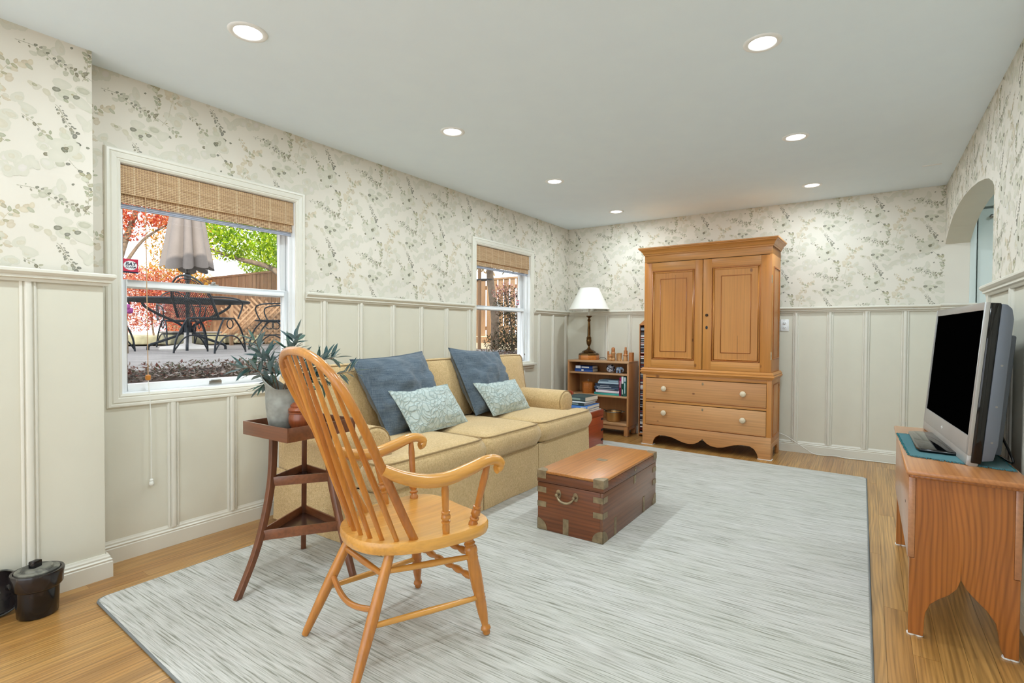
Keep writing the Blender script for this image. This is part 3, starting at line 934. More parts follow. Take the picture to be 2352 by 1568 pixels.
def cushion(xs, ys, keep, z0, z1, crown, bulge):
    """box cushion over the kept grid cells; returns mesh and its outline"""
    nx, ny = len(xs)-1, len(ys)-1
    K = lambda i, j: 0 <= i < nx and 0 <= j < ny and keep((xs[i]+xs[i+1])/2, (ys[j]+ys[j+1])/2)
    E = {}
    for i in range(nx):
        for j in range(ny):
            if not K(i,j): continue
            if not K(i,j-1): E[(i,j)] = (i+1,j)
            if not K(i+1,j): E[(i+1,j)] = (i+1,j+1)
            if not K(i,j+1): E[(i+1,j+1)] = (i,j+1)
            if not K(i-1,j): E[(i,j+1)] = (i,j)
    st = next(iter(E)); loop = [st]; c = E[st]
    while c != st: loop.append(c); c = E[c]
    segs = [(Vector((xs[a[0]],ys[a[1]])), Vector((xs[E[a][0]],ys[E[a][1]]))) for a in loop]
    def dist(p):
        best = 9
        for a, b in segs:
            d = b-a; t = max(0, min(1, (p-a).dot(d)/d.length_squared)); best = min(best, (p-a-d*t).length)
        return best
    idx = {}; V = []; F = []
    def vt(i, j, top):
        k = (i,j,top)
        if k not in idx:
            p = Vector((xs[i],ys[j])); d = dist(p); s = min(1, d/.20); s = s*(2-s)
            V.append((p.x, p.y, (z1+crown*s) if top else z0)); idx[k] = len(V)-1
        return idx[k]
    for i in range(nx):
        for j in range(ny):
            if K(i,j):
                F.append((vt(i,j,1),vt(i+1,j,1),vt(i+1,j+1,1),vt(i,j+1,1)))
                F.append((vt(i,j,0),vt(i,j+1,0),vt(i+1,j+1,0),vt(i+1,j,0)))
    nl = len(loop); lev = 5; rows = []
    nrm = []
    for k in range(nl):
        p, c, q = [Vector((xs[a[0]],ys[a[1]])) for a in (loop[k-1], loop[k], loop[(k+1)%nl])]
        t = ((c-p).normalized()+(q-c).normalized()).normalized(); nrm.append(Vector((t.y,-t.x)))
    for l in range(lev+1):
        if l == 0: rows.append([vt(a[0],a[1],0) for a in loop]); continue
        if l == lev: rows.append([vt(a[0],a[1],1) for a in loop]); continue
        r = []
        for k, a in enumerate(loop):
            o_ = nrm[k]*bulge*math.sin(PI*l/lev)
            V.append((xs[a[0]]+o_.x, ys[a[1]]+o_.y, z0+(z1-z0)*l/lev)); r.append(len(V)-1)
        rows.append(r)
    for l in range(lev):
        for k in range(nl):
            F.append((rows[l][k], rows[l][(k+1)%nl], rows[l+1][(k+1)%nl], rows[l+1][k]))
    # soften the convex corners of the outline
    cor = []
    for k in range(nl):
        p, c, q = [Vector((xs[a[0]],ys[a[1]])) for a in (loop[k-1], loop[k], loop[(k+1)%nl])]
        d0 = (c-p).normalized(); d1 = (q-c).normalized()
        if d0.x*d1.y-d0.y*d1.x > .5: cor.append((c, (d1-d0).normalized()))
    def soft(x, y):
        o_ = Vector((x, y)); e_ = Vector((0, 0))
        for c, d in cor:
            s_ = (o_-c).length
            if s_ < .10: e_ += d*.026*(1-s_/.10)**2
        return x+e_.x, y+e_.y
    V = [(*soft(p[0], p[1]), p[2]) for p in V]
    mb = MB().add(V, F)
    return mb, [soft(xs[a[0]], ys[a[1]]) for a in loop]
def seq(a, b, n): return [a+(b-a)*i/n for i in range(n+1)]
AR = .215    # arm width
def seat(ya, yb, notch):
    ys = seq(ya, yb, 14); xs = seq(.40, 1.095, 12)
    xn = xs[9]
    if notch < 0:
        ys = seq(ya, ya+AR, 4) + seq(ya+AR, yb, 10)[1:]; keep = lambda x, y: x > xn or y > ya+AR
    elif notch > 0:
        ys = seq(ya, yb-AR, 10) + seq(yb-AR, yb, 4)[1:]; keep = lambda x, y: x > xn or y < yb-AR
    else: keep = lambda x, y: True
    mb, lp = cushion(xs, ys, keep, .335, .476, .036, .024)
    o = build('seat_cushion', mb, M['sofa'], sofa, smooth=50)
    # relaxed corners: round the outline for the piping
    for z in (.338, .478):
        build('piping', MB().tube([(p[0], p[1], z) for p in lp], .0055, 6, closed=True), M['pipe'], o, smooth=60)
seat(Y0-.01, S1-.005, -1); seat(S1+.005, S2-.005, 0); seat(S2+.005, Y1+.01, 1)

def arm(side):
    yi, yo = (Y0+AR-.01, Y0) if side < 0 else (Y1-AR+.01, Y1)
    s = -1 if side < 0 else 1          # outward
    yc = (yi+yo)/2
    r = .118
    prof = [(yi, .33), (yi, .50)]
    ang = [PI - PI*1.12*k/12 for k in range(13)]
    prof += [(yc + s*(-r*math.cos(PI-a) if False else r*math.cos(a)), .545 + r*.86*math.sin(a)) for a in ang]
    prof += [(yo, .50), (yo, .33)]
    mb = MB(); V = []; F = []; n = len(prof)
    sect = [(.22,1,0),(.50,1,0),(.78,1,0),(.87,.995,0),(.895,.97,0),(.908,.90,0),(.912,.78,0)]
    cy = yc; cz = .50
    for x, k, _ in sect:
        for y, z in prof: V.append((x, cy+(y-cy)*k, max(.33, cz+(z-cz)*k)))
    for i in range(len(sect)-1):
        for j in range(n-1):
            F.append((i*n+j, i*n+j+1, (i+1)*n+j+1, (i+1)*n+j))
        F.append((i*n+n-1, i*n, (i+1)*n, (i+1)*n+n-1))
    F.append(tuple(range(n))); F.append(tuple((len(sect)-1)*n+j for j in range(n-1,-1,-1)))
    mb.add(V, F)
    o = build('arm', mb, M['sofa'], sofa, smooth=50)
    i0 = 3
    build('piping', MB().tube([(.900, cy+(y-cy)*.965, cz+(z-cz)*.965) for y, z in prof[1:-1]], .005, 6), M['pipe'], o, smooth=60)
arm(-1); arm(1)
# back: frame and three loose cushions leaning on it
poly = [(.115,.30),(.34,.30),(.30,.86),(.27,.905),(.20,.92),(.135,.90),(.115,.84)]
build('back_frame', MB().prism(poly, (0,Y0+.02,0), (1,0,0), (0,0,1), (0,1,0), Y1-Y0-.04), M['sofa'], sofa, bevel=.02, seg=3)
for a, b, c0, c1 in ((Y0+.02, S1, 1, 0), (S1, S2, 0, 0), (S2, Y1-.02, 0, 1)):
    mb = MB().rbox((.345, (a+b)/2, .710), (.165, b-a-.012, .475), .045, 7, (.022,.004,.006), rot('Y', -.17))
    o = build('back_cushion', mb, M['sofa'], sofa, smooth=60)
    Mx = rot('Y', -.17)
    w_ = (b-a-.012)/2-.012; h_ = .475/2-.012
    lp = []
    for q in ((-1,-1),(1,-1),(1,1),(-1,1)):
        for t in ((.94,1),(1,.93)) if q[0]*q[1] < 0 else ((1,.93),(.94,1)):
            lp.append(Vector((.345,(a+b)/2,.710)) + Mx @ Vector((.072, q[0]*w_*t[0], q[1]*h_*t[1])))
    build('piping', MB().tube(lp, .005, 6, closed=True), M['pipe'], o, smooth=60)

# ------------------------------------------------------------------ pillows, laid between their four corners
def pillow(name, label, group, BL, BR, TR, TL, thick, mat, wr=.006, seed=1, n=26, emboss=0.0):
    C_ = [Vector(q) for q in (BL,BR,TR,TL)]
    t = thing(name, label, 'pillow', (C_[0]+C_[1])/2, 0, group)
    nrm = (C_[1]-C_[0]).cross(C_[3]-C_[0]).normalized()
    if nrm.x < 0: nrm = -nrm
    mb = MB(); V = []; F = []
    for s in (1, -1):
        for j in range(n+1):
            for i in range(n+1):
                u = -1+2*i/n; v = -1+2*j/n
                pu = u*(1-.055*(1-v*v)); pv = v*(1-.055*(1-u*u))
                a, b = (pu+1)/2, (pv+1)/2
                p = (C_[0]*(1-a)+C_[1]*a)*(1-b) + (C_[3]*(1-a)+C_[2]*a)*b
                e = max(0.0, (1-u*u)*(1-v*v))
                h = thick*.5*(e**.5)*1.12
                wv = noise.noise(Vector((u*2.2+seed, v*2.2, s*3.1+seed)))*wr*1.6 + noise.noise(Vector((u*5+seed, v*5, s*2)))*wr
                V.append(p + nrm*(s*(h + wv*min(1, e*4))))
    m_ = (n+1)*(n+1)
    for j in range(n):
        for i in range(n):
            a = j*(n+1)+i
            F.append((a, a+1, a+n+2, a+n+1)); F.append((m_+a, m_+a+n+1, m_+a+n+2, m_+a+1))
    mb.add(V, F)
    bm = bmesh.new()
    o = build('cover', mb, mat, t, smooth=70)
    bm.from_mesh(o.data); bmesh.ops.remove_doubles(bm, verts=bm.verts, dist=.0005); bm.to_mesh(o.data); bm.free()
    rim = [V[i] for i in range(n+1)] + [V[j*(n+1)+n] for j in range(1,n+1)] + [V[n*(n+1)+i] for i in range(n-1,-1,-1)] + [V[j*(n+1)] for j in range(n-1,0,-1)]
    build('seam', MB().tube(rim, .0028, 6, closed=True), mat, t, smooth=60)
    return t
def linen(name, c1, c2):
    mt, nt, b = new_mat(name)
    v = coords(nt)
    a = noise_n(nt, coords(nt, (14, 14, 420)), 1.0, 2); c = noise_n(nt, coords(nt, (420, 420, 14)), 1.0, 2)
    ad = N(nt, 'ShaderNodeMath', operation='ADD'); L(nt, a, ad.inputs[0]); L(nt, c, ad.inputs[1])
    hf = N(nt, 'ShaderNodeMath', operation='MULTIPLY'); hf.inputs[1].default_value = .5; L(nt, ad.outputs[0], hf.inputs[0])
    r = ramp(nt, [(.36, lin(c1)), (.62, lin(c2))]); L(nt, hf.outputs[0], r.inputs[0]); L(nt, r.outputs[0], b.inputs['Base Color'])
    b.inputs['Roughness'].default_value = .85; b.inputs['Sheen Weight'].default_value = .2; b.inputs['Specular IOR Level'].default_value = .2
    bump(nt, b, hf.outputs[0], .3, .002)
    return mt
def matelasse(name, c1, c2):
    mt, nt, b = new_mat(name)
    v = coords(nt)
    vo = N(nt, 'ShaderNodeTexVoronoi', feature='DISTANCE_TO_EDGE'); vo.inputs['Scale'].default_value = 26.0
    nd = N(nt, 'ShaderNodeTexNoise'); nd.inputs['Scale'].default_value = 9.0; L(nt, v, nd.inputs['Vector'])
    mv = N(nt, 'ShaderNodeVectorMath', operation='MULTIPLY_ADD'); mv.inputs[1].default_value = (.16,.16,.16); L(nt, nd.outputs['Color'], mv.inputs[0]); L(nt, v, mv.inputs[2])
    L(nt, mv.outputs[0], vo.inputs['Vector'])
    r = ramp(nt, [(.0, lin(c2)), (.12, lin(c1))]); L(nt, vo.outputs['Distance'], r.inputs[0]); L(nt, r.outputs[0], b.inputs['Base Color'])
    pw = ramp(nt, [(0, (1,1,1,1)), (.22, (0,0,0,1))]); L(nt, vo.outputs['Distance'], pw.inputs[0])
    b.inputs['Roughness'].default_value = .8; b.inputs['Sheen Weight'].default_value = .2
    bump(nt, b, pw.outputs[0], .6, .006)
    return mt
M['blue'] = linen('blue_linen', (60, 76, 90), (110, 121, 130))
M['aqua'] = matelasse('pale_aqua_quilting', (192, 203, 197), (152, 168, 164))
pillow('throw_pillow', 'large blue linen pillow at the near end of the sofa', 'blue linen pillows', (.66,2.235,.505), (.62,2.80,.505), (.36,2.83,1.015), (.44,2.11,.985), .24, M['blue'], .020, 3)
pillow('throw_pillow', 'large blue linen pillow in the middle of the sofa below the far window', 'blue linen pillows', (.63,3.14,.520), (.57,3.68,.505), (.39,3.76,.985), (.39,3.09,1.035), .23, M['blue'], .018, 8)
pillow('lumbar_pillow', 'small pale aqua quilted pillow nearest the wooden armchair', 'pale aqua lumbar pillows', (.76,2.345,.500), (.72,2.945,.500), (.62,2.82,.785), (.62,2.265,.785), .12, M['aqua'], .006, 5)
pillow('lumbar_pillow', 'small pale aqua quilted pillow leaning right of the middle blue pillow', 'pale aqua lumbar pillows', (.70,3.27,.505), (.72,3.785,.500), (.60,3.72,.755), (.60,3.14,.765), .12, M['aqua'], .006, 6)

# ------------------------------------------------------------------ brass-bound trunk
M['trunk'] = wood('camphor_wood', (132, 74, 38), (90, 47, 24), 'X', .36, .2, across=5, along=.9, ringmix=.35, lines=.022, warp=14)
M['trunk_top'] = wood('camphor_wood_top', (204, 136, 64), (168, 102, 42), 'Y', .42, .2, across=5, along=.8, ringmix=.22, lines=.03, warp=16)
M['trunk_glare'] = wood('camphor_wood_glare', (140, 92, 62), (108, 68, 46), 'Y', .32, .3, across=5, along=.8, ringmix=.25, lines=.03, warp=14)  # greyer than the ends: glare on the front put into the colour
TX0, TX1, TY0, TY1, TZ0, TS, TZ1 = 1.525, 1.938, 2.593, 3.440, RZ+.001, .290, .360
trunk = thing('trunk', 'brass bound camphor wood trunk used as a coffee table on the rug', 'trunk', ((TX0+TX1)/2, (TY0+TY1)/2, RZ))
t = .018
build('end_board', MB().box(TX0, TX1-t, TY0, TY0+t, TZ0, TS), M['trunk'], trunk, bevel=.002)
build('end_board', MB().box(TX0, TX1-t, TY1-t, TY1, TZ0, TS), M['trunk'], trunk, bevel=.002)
build('front_board', MB().box(TX1-t, TX1, TY0, TY1, TZ0, TS), M['trunk_glare'], trunk, bevel=.002)
build('rear_board', MB().box(TX0, TX0+t, TY0+t, TY1-t, TZ0, TS), M['trunk_glare'], trunk, bevel=.002)
build('bottom', MB().box(TX0+t, TX1-t, TY0+t, TY1-t, TZ0, TZ0+t), M['trunk_glare'], trunk)
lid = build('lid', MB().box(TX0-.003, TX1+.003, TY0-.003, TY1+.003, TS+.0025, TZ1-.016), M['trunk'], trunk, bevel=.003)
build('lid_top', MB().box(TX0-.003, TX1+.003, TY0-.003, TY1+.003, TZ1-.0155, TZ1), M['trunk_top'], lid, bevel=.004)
bz = .0016
def corner_cap(x, y, sx, sy):
    """lid corner: plate over the top and both sides"""
    mb = MB(); l = .062; hh = .046
    q = [(0,0),(l,0),(l,l*.35),(l*.75,l*.75),(l*.35,l),(0,l)]
    mb.prism([(a*-sx, b*-sy) for a, b in q], (x+sx*.0045, y+sy*.0045, TZ1-.001), (1,0,0), (0,1,0), (0,0,1), .0022)
    x0, x1 = sorted((x+sx*.0045, x-sx*(l-.0045))); mb.box(x0, x1, *sorted((y+sy*.0022, y+sy*.0048)), TZ1-hh, TZ1+.001)
    y0, y1 = sorted((y+sy*.0045, y-sy*(l-.0045))); mb.box(*sorted((x+sx*.0022, x+sx*.0048)), y0, y1, TZ1-hh, TZ1+.001)
    build('corner_cap', mb, M['brass'], lid, bevel=.001, seg=1)
for sx, x in ((-1,TX0),(1,TX1)):
    for sy, y in ((-1,TY0),(1,TY1)): corner_cap(x, y, sx, sy)
# straps folded round the upright corners
for sx, x in ((-1,TX0),(1,TX1)):
    for sy, y in ((-1,TY0),(1,TY1)):
        for z in (.232, .148):
            mb = MB(); l = .058
            x0, x1 = sorted((x+sx*bz, x-sx*l)); mb.box(x0, x1, *sorted((y, y+sy*bz)), z, z+.032)
            y0, y1 = sorted((y+sy*bz, y-sy*l)); mb.box(*sorted((x, x+sx*bz)), y0, y1, z, z+.032)
            build('strap', mb, M['brass'], trunk)
        mb = MB(); r = .066
        q = [(0,0),(r,0)] + [(r*math.cos(a), r*math.sin(a)) for a in [PI/2*k/6 for k in range(1,6)]] + [(0,r)]
        mb.prism([(-sx*a, b) for a, b in q], (x+sx*bz, y, TZ0+.002), (1,0,0), (0,0,1), (0,sy,0), bz)
        mb.prism([(-sy*a, b) for a, b in q], (x, y+sy*bz, TZ0+.002), (0,1,0), (0,0,1), (sx,0,0), bz)
        build('foot_plate', mb, M['brass'], trunk)
build('strap', MB().box(1.693,1.729,TY0-bz,TY0,TZ0+.002,.105), M['brass'], trunk)
for yy in (2.745, 3.20): build('strap', MB().box(TX1,TX1+bz,yy,yy+.032,TZ0+.002,.115), M['brass'], trunk)
build('name_plate', MB().prism([(-.034,-.018),(-.027,-.026),(.027,-.026),(.034,-.018),(.034,.018),(.027,.026),(-.027,.026),(-.034,.018)], (1.735,3.02,TZ1), (1,0,0), (0,1,0), (0,0,1), .0012), M['brass'], lid)
yl = 3.055
build('lock_ring', MB().lathe([(.009,0),(.014,0),(.014,.0022),(.009,.003),(.008,.0)], 20, (TX1+.003, yl, .327), rot('Y', PI/2)), M['brass'], lid, smooth=50)
lp = build('lock_plate', MB().box(TX1,TX1+.0022,yl-.017,yl+.017,.238,.287), M['brass'], trunk, bevel=.0008)
build('keyhole', MB().prism([(-.003,-.012),(.003,-.012),(.0022,-.001),(.0045,.004),(0,.009),(-.0045,.004),(-.0022,-.001)], (TX1+.0022,yl,.266), (0,1,0), (0,0,1), (1,0,0), .0006), M['black'], lp)
hx = 1.718; hz = .238
hd = build('handle', MB().tube(spline([(hx-.052,TY0-.022,hz+.004),(hx-.046,TY0-.026,hz-.014),(hx-.024,TY0-.030,hz-.030),(hx,TY0-.031,hz-.034),(hx+.024,TY0-.030,hz-.030),(hx+.046,TY0-.026,hz-.014),(hx+.052,TY0-.022,hz+.004)], 5), [.0055+.0025*math.sin(PI*k/30) for k in range(31)], 10), M['brass'], trunk, smooth=60)
for s in (-1, 1):
    build('handle_plate', MB().lathe([(.0,0),(.020,0),(.020,.0025),(.014,.004)], 20, (hx+s*.054,TY0,hz+.002), rot('X', PI/2), sx=.85, sy=1.25), M['brass'], hd, smooth=50)
    build('handle_boss', MB().lathe([(.009,0),(.008,.014),(.010,.018),(.009,.028),(.004,.030)], 14, (hx+s*.054,TY0-.002,hz+.002), rot('X', PI/2)), M['brass'], hd, smooth=50)
# ------------------------------------------------------------------ pine linen press (local frame: x across, y back, z up, origin front centre)
M['pine_v'] = wood('waxed_pine_upright', (212, 146, 70), (192, 121, 48), 'Z', .42, .12, across=5, along=.7, ringmix=.07, fine=.25, lines=.03, warp=14, knots=4.6, c3=(126, 74, 40))
M['pine_h'] = wood('waxed_pine_level', (213, 148, 74), (194, 125, 54), 'X', .42, .12, across=5, along=.7, ringmix=.18, fine=.35, lines=.02, warp=12, knots=4.0, c3=(122, 72, 42))
M['pine_d'] = wood('waxed_pine_drawer', (214, 160, 104), (196, 137, 82), 'X', .45, .08, across=5, along=.6, ringmix=.16, fine=.35, lines=.024, warp=12, knots=5.5, c3=(110, 62, 36))
M['pine_edge'] = plain('pine_bead', (176, 108, 50), .4)
M['bone'] = plain('bone_knob', (214, 196, 166), .3)
ar = thing('linen_press', 'tall waxed pine cupboard with two doors over two drawers', 'cupboard', (1.779, 5.262, 0), -.026)
def lb(*a): return MB().box(*a)
hw = .612; dp = .44
# lower case
build('side_panel', lb(-hw, -hw+.025, .0, dp, .0, .735), M['pine_v'], ar, local=True, bevel=.003)
sp = build('side_panel', lb(hw-.025, hw, .0, dp, .15, .735), M['pine_v'], ar, local=True, bevel=.003)
build('side_foot', MB().prism([(0,0),(.085,0),(.095,.06),(.13,.10),(.31,.10),(.345,.06),(.355,0),(dp,0),(dp,.15),(0,.15)], (hw-.025,0,0), (0,1,0), (0,0,1), (1,0,0), .025), M['pine_d'], ar, local=True, bevel=.003)
build('bead_frame', MB().box(hw,hw+.006,.07,.082,.2,.69).box(hw,hw+.006,.365,.377,.2,.69).box(hw,hw+.006,.082,.365,.2,.212).box(hw,hw+.006,.082,.365,.678,.69), M['pine_edge'], sp, local=True, bevel=.002)
build('back_board', lb(-hw+.025, hw-.025, dp-.012, dp, .12, .735), M['pine_v'], ar, local=True)
for s in (-1, 1):
    x0, x1 = (-hw+.0, -hw+.032) if s < 0 else (hw-.042, hw)
    build('stile', lb(x0, x1, -.002, .022, .205, .735), M['pine_v'], ar, local=True, bevel=.002)
build('rail', lb(-hw+.032, hw-.042, 0, .02, .700, .735), M['pine_h'], ar, local=True, bevel=.002)
build('rail', lb(-hw+.032, hw-.042, 0, .02, .448, .472), M['pine_h'], ar, local=True, bevel=.002)
build('dust_board', lb(-hw+.03, hw-.03, .03, dp-.02, .445, .455), M['pine_h'], ar, local=True)
build('dust_board', lb(-hw+.03, hw-.03, .03, dp-.02, .20, .21), M['pine_h'], ar, local=True)
# shaped apron with bracket feet
ap = [(-hw,0),(-.505,0),(-.495,.045),(-.47,.085),(-.43,.108),(-.36,.11),(-.29,.098),(-.20,.066),(-.14,.056),(-.085,.062),(-.045,.08),(-.012,.108),(0,.122),(.012,.108),(.045,.08),(.085,.062),(.14,.056),(.20,.066),(.29,.098),(.36,.11),(.43,.108),(.47,.085),(.495,.045),(.505,0),(hw,0),(hw,.207),(-hw,.207)]
build('apron', MB().prism(ap, (0,-.004,0), (1,0,0), (0,0,1), (0,1,0), .022), M['pine_d'], ar, local=True, bevel=.003)
for s in (-1, 1):
    build('foot_pad', lb(s*.56-.06, s*.56+.06, -.012, .07, .0005, .004), M['white'], ar, local=True)
x0, x1 = -hw+.034, hw-.044
for z0, z1, zk in ((.475,.697,.592),(.212,.445,.345)):
    d = build('drawer', lb(x0, x1, -.006, .35, z0+.002, z1-.003), M['pine_d'], ar, local=True, bevel=.002)
    build('drawer_gap', lb(x0, x1, .012, .018, z1-.004, z1+.002), M['dark'], d, local=True)
    build('cock_bead', MB().box(x0,x1,-.009,-.004,z0,z0+.006), M['pine_edge'], d, local=True, bevel=.001)
    for kx in (-.382, .372):
        build('knob', MB().lathe([(.010,0),(.010,.010),(.024,.014),(.028,.022),(.026,.030),(.016,.036),(.0,.038)], 22, (kx,-.006,zk), rot('X', PI/2)), M['bone'], d, local=True, smooth=50)
    build('escutcheon', MB().lathe([(.0,0),(.012,0),(.012,.002),(.006,.003)], 16, (.0,-.006,z1-.035), rot('X', PI/2), sx=.8, sy=1.2), M['brass'], d, local=True, smooth=50)
# waist moulding
WP = [(0,0),(.012,0),(.016,.012),(.026,.020),(.026,.030),(.018,.036),(.020,.048),(.010,.060),(.006,.066),(0,.066)]
def ring(prof, hw_, y0, y1, z):
    """moulding round front and both sides"""
    return MB().sweep(prof, [(hw_, y1, z), (hw_, y0, z), (-hw_, y0, z), (-hw_, y1, z)])
def ring_out(prof, hw_, y0, y1, z):
    return MB().sweep([(-a, b) for a, b in prof], [(-hw_, y1, z), (-hw_, y0, z), (hw_, y0, z), (hw_, y1, z)])
build('waist_moulding', ring_out(WP, hw-.002, -.002, dp, .735), M['pine_h'], ar, local=True, smooth=35)
build('waist_board', lb(-hw+.002, hw-.002, 0, dp, .735, .80), M['pine_h'], ar, local=True)
# upper case
uw = .604
build('side_panel', lb(-uw, -uw+.022, 0, dp-.01, .80, 1.96), M['pine_v'], ar, local=True)
us = build('side_panel', lb(uw-.022, uw, 0, dp-.01, .80, 1.96), M['pine_v'], ar, local=True, bevel=.002)
build('bead_frame', MB().box(uw,uw+.007,.07,.084,.92,1.78).box(uw,uw+.007,.36,.374,.92,1.78).box(uw,uw+.007,.084,.36,.92,.934).box(uw,uw+.007,.084,.36,1.766,1.78), M['pine_edge'], us, local=True, bevel=.002)
build('back_board', lb(-uw+.022, uw-.022, dp-.022, dp-.01, .80, 1.96), M['pine_v'], ar, local=True)
build('shelf', lb(-uw+.022, uw-.022, .03, dp-.022, 1.35, 1.37), M['pine_h'], ar, local=True)
build('frieze', lb(-uw, uw, -.001, dp-.01, 1.886, 1.962), M['pine_h'], ar, local=True, bevel=.002)
CP = [(0,0),(.008,0),(.010,.012),(.016,.016),(.020,.030),(.034,.048),(.044,.054),(.046,.062),(.054,.066),(.054,.078),(0,.078)]
build('cornice', ring_out(CP, uw, -.001, dp-.01, 1.958), M['pine_h'], ar, local=True, smooth=35)
build('top_board', lb(-uw, uw, 0, dp-.01, 1.962, 2.03), M['pine_h'], ar, local=True)
def door(x0, x1, sl, sr, knob):
    z0, z1 = .803, 1.880
    d = build('door', MB().box(x0,x0+sl,-.004,.018,z0,z1).box(x1-sr,x1,-.004,.018,z0,z1), M['pine_v'], ar, local=True, bevel=.002)
    build('door_rail', MB().box(x0+sl,x1-sr,-.004,.018,z0,z0+.085), M['pine_h'], d, local=True, bevel=.001)
    build('door_rail', MB().box(x0+sl,x1-sr,-.004,.018,z1-.085,z1), M['pine_h'], d, local=True, bevel=.001)
    a0, a1, b0, b1 = x0+sl, x1-sr, z0+.085, z1-.085
    build('door_panel', MB().box(a0,a1,.008,.014,b0,b1), M['pine_v'], d, local=True)
    # moulding round the recess and bead on the panel
    def fr(a0,a1,b0,b1,w,y0,y1): return MB().box(a0,a0+w,y0,y1,b0,b1).box(a1-w,a1,y0,y1,b0,b1).box(a0+w,a1-w,y0,y1,b0,b0+w).box(a0+w,a1-w,y0,y1,b1-w,b1)
    build('panel_moulding', fr(a0,a1,b0,b1,.010,-.006,.010), M['pine_edge'], d, local=True, bevel=.003)
    build('panel_moulding', fr(a0+.010,a1-.010,b0+.010,b1-.010,.016,.002,.010), M['pine_v'], d, local=True, bevel=.003)
    build('panel_bead', fr(a0+.082,a1-.082,b0+.082,b1-.082,.008,.004,.009), M['pine_edge'], d, local=True, bevel=.002)
    build('panel_crack', MB().box((a0+a1)/2+.02,(a0+a1)/2+.0215,.0075,.0082,b0+.02,b0+.25 if knob else b1-.05), M['dark'], d, local=True)
    if knob:
        build('knob', MB().lathe([(.010,0),(.012,.006),(.014,.012),(.010,.018),(.0,.02)], 18, (x0+.040,-.004,1.335), rot('X', PI/2)), M['dark'], d, local=True, smooth=50)
        build('escutcheon', MB().lathe([(.0,0),(.013,0),(.013,.002),(.005,.003)], 16, (x0+.038,-.004,1.215), rot('X', PI/2), sx=.85, sy=1.25), M['iron'], d, local=True, smooth=50)
        for zz in (1.62, .92):
            build('hinge', MB().box(x1-.003,x1+.006,-.008,.0,zz,zz+.07), M['brass'], d, local=True)
door(-uw+.002, -.014, .078, .072, False)
door(-.008, uw-.002, .080, .092, True)
build('door_gap', lb(-.016, -.006, .012, .02, .803, 1.884), M['dark'], ar, local=True)
build('door_gap', lb(-uw+.004, uw-.004, .006, .02, 1.878, 1.888), M['dark'], ar, local=True)
# power outlet and the white cable along the skirting
ol = thing('power_outlet', 'white double power outlet beside the pine cupboard', 'outlet', (2.425, D-.010, 1.242))
build('plate', MB().box(2.388,2.462,D-.016,D-.010,1.185,1.300), M['white'], ol, bevel=.003)
for z in (1.222, 1.264):
    so = build('socket', MB().lathe([(.0,0),(.017,0),(.017,.002),(.015,.003)], 20, (2.425,D-.016,z), rot('X', PI/2)), M['white'], ol, smooth=50)
    build('slot', MB().box(2.416,2.419,D-.0198,D-.0188,z-.004,z+.006).box(2.431,2.434,D-.0198,D-.0188,z-.004,z+.006).box(2.4235,2.4265,D-.0198,D-.0188,z-.012,z-.008), M['black'], so)
cb = build('white_cable', MB().tube(spline([(2.36,D-.033,.175),(2.405,D-.035,.169),(2.47,D-.045,.145),(2.547,D-.055,.099),(2.63,D-.05,.045),(2.696,D-.045,.008),(2.80,D-.05,.006),(2.874,D-.045,.012),(2.944,D-.055,.005),(3.045,D-.05,.006),(3.319,D-.05,.005),(3.5,D-.06,.005)], 6), .0045, 8), M['cordwhite'], None, smooth=60)
tag(cb, 'white power cable trailing along the skirting right of the pine cupboard', 'cable')

# ------------------------------------------------------------------ bookcase
M['ash_z'] = wood('bookcase_wood_upright', (196, 142, 90), (176, 120, 70), 'Z', .4, .15, across=9, along=.8, rings=18, ringmix=.2, fine=.4)
M['ash_x'] = wood('bookcase_wood_level', (204, 160, 116), (186, 138, 94), 'X', .4, .15, across=9, along=.8, rings=18, ringmix=.18, fine=.4)
bk = thing('bookcase', 'low open wooden bookcase in the far corner below the lamp', 'bookcase', (.547, 5.63, 0))
bx0, bx1, by0, by1 = .165, .930, 5.480, 5.765
build('side', MB().box(bx0,bx0+.022,by0,by1,.115,.815), M['ash_z'], bk, bevel=.002)
build('side', MB().box(bx1-.022,bx1,by0,by1,.115,.815), M['ash_z'], bk, bevel=.002)
build('top', MB().box(bx0,bx1,by0-.003,by1,.815,.838), M['ash_x'], bk, bevel=.002)
build('back', MB().box(bx0+.022,bx1-.022,by1-.008,by1,.12,.815), M['ash_z'], bk)
build('shelf', MB().box(bx0+.022,bx1-.022,by0+.004,by1-.008,.680,.700), M['ash_x'], bk, bevel=.002)
build('shelf', MB().box(bx0+.022,bx1-.022,by0+.004,by1-.008,.428,.448), M['ash_x'], bk, bevel=.002)
build('shelf', MB().box(bx0+.022,bx1-.022,by0,by1-.008,.118,.142), M['ash_x'], bk, bevel=.002)
build('plinth_rail', MB().box(bx0+.058,bx1-.058,by0+.014,by0+.034,.070,.1145), M['ash_x'], bk, bevel=.002)
build('plinth_rail', MB().box(bx1-.034,bx1-.014,by0+.058,by1-.058,.070,.1145), M['ash_x'], bk, bevel=.002)
for px_, py_ in ((bx0+.012,by0+.012),(bx1-.058,by0+.012),(bx0+.012,by1-.058),(bx1-.058,by1-.058)):
    lg = build('leg', MB().box(px_,px_+.046,py_,py_+.046,.006,.112), M['ash_z'], bk, bevel=.002)
    build('glide', MB().lathe([(.014,0),(.014,.006)], 14, (px_+.023,py_+.023,.0003)), M['white'], lg)

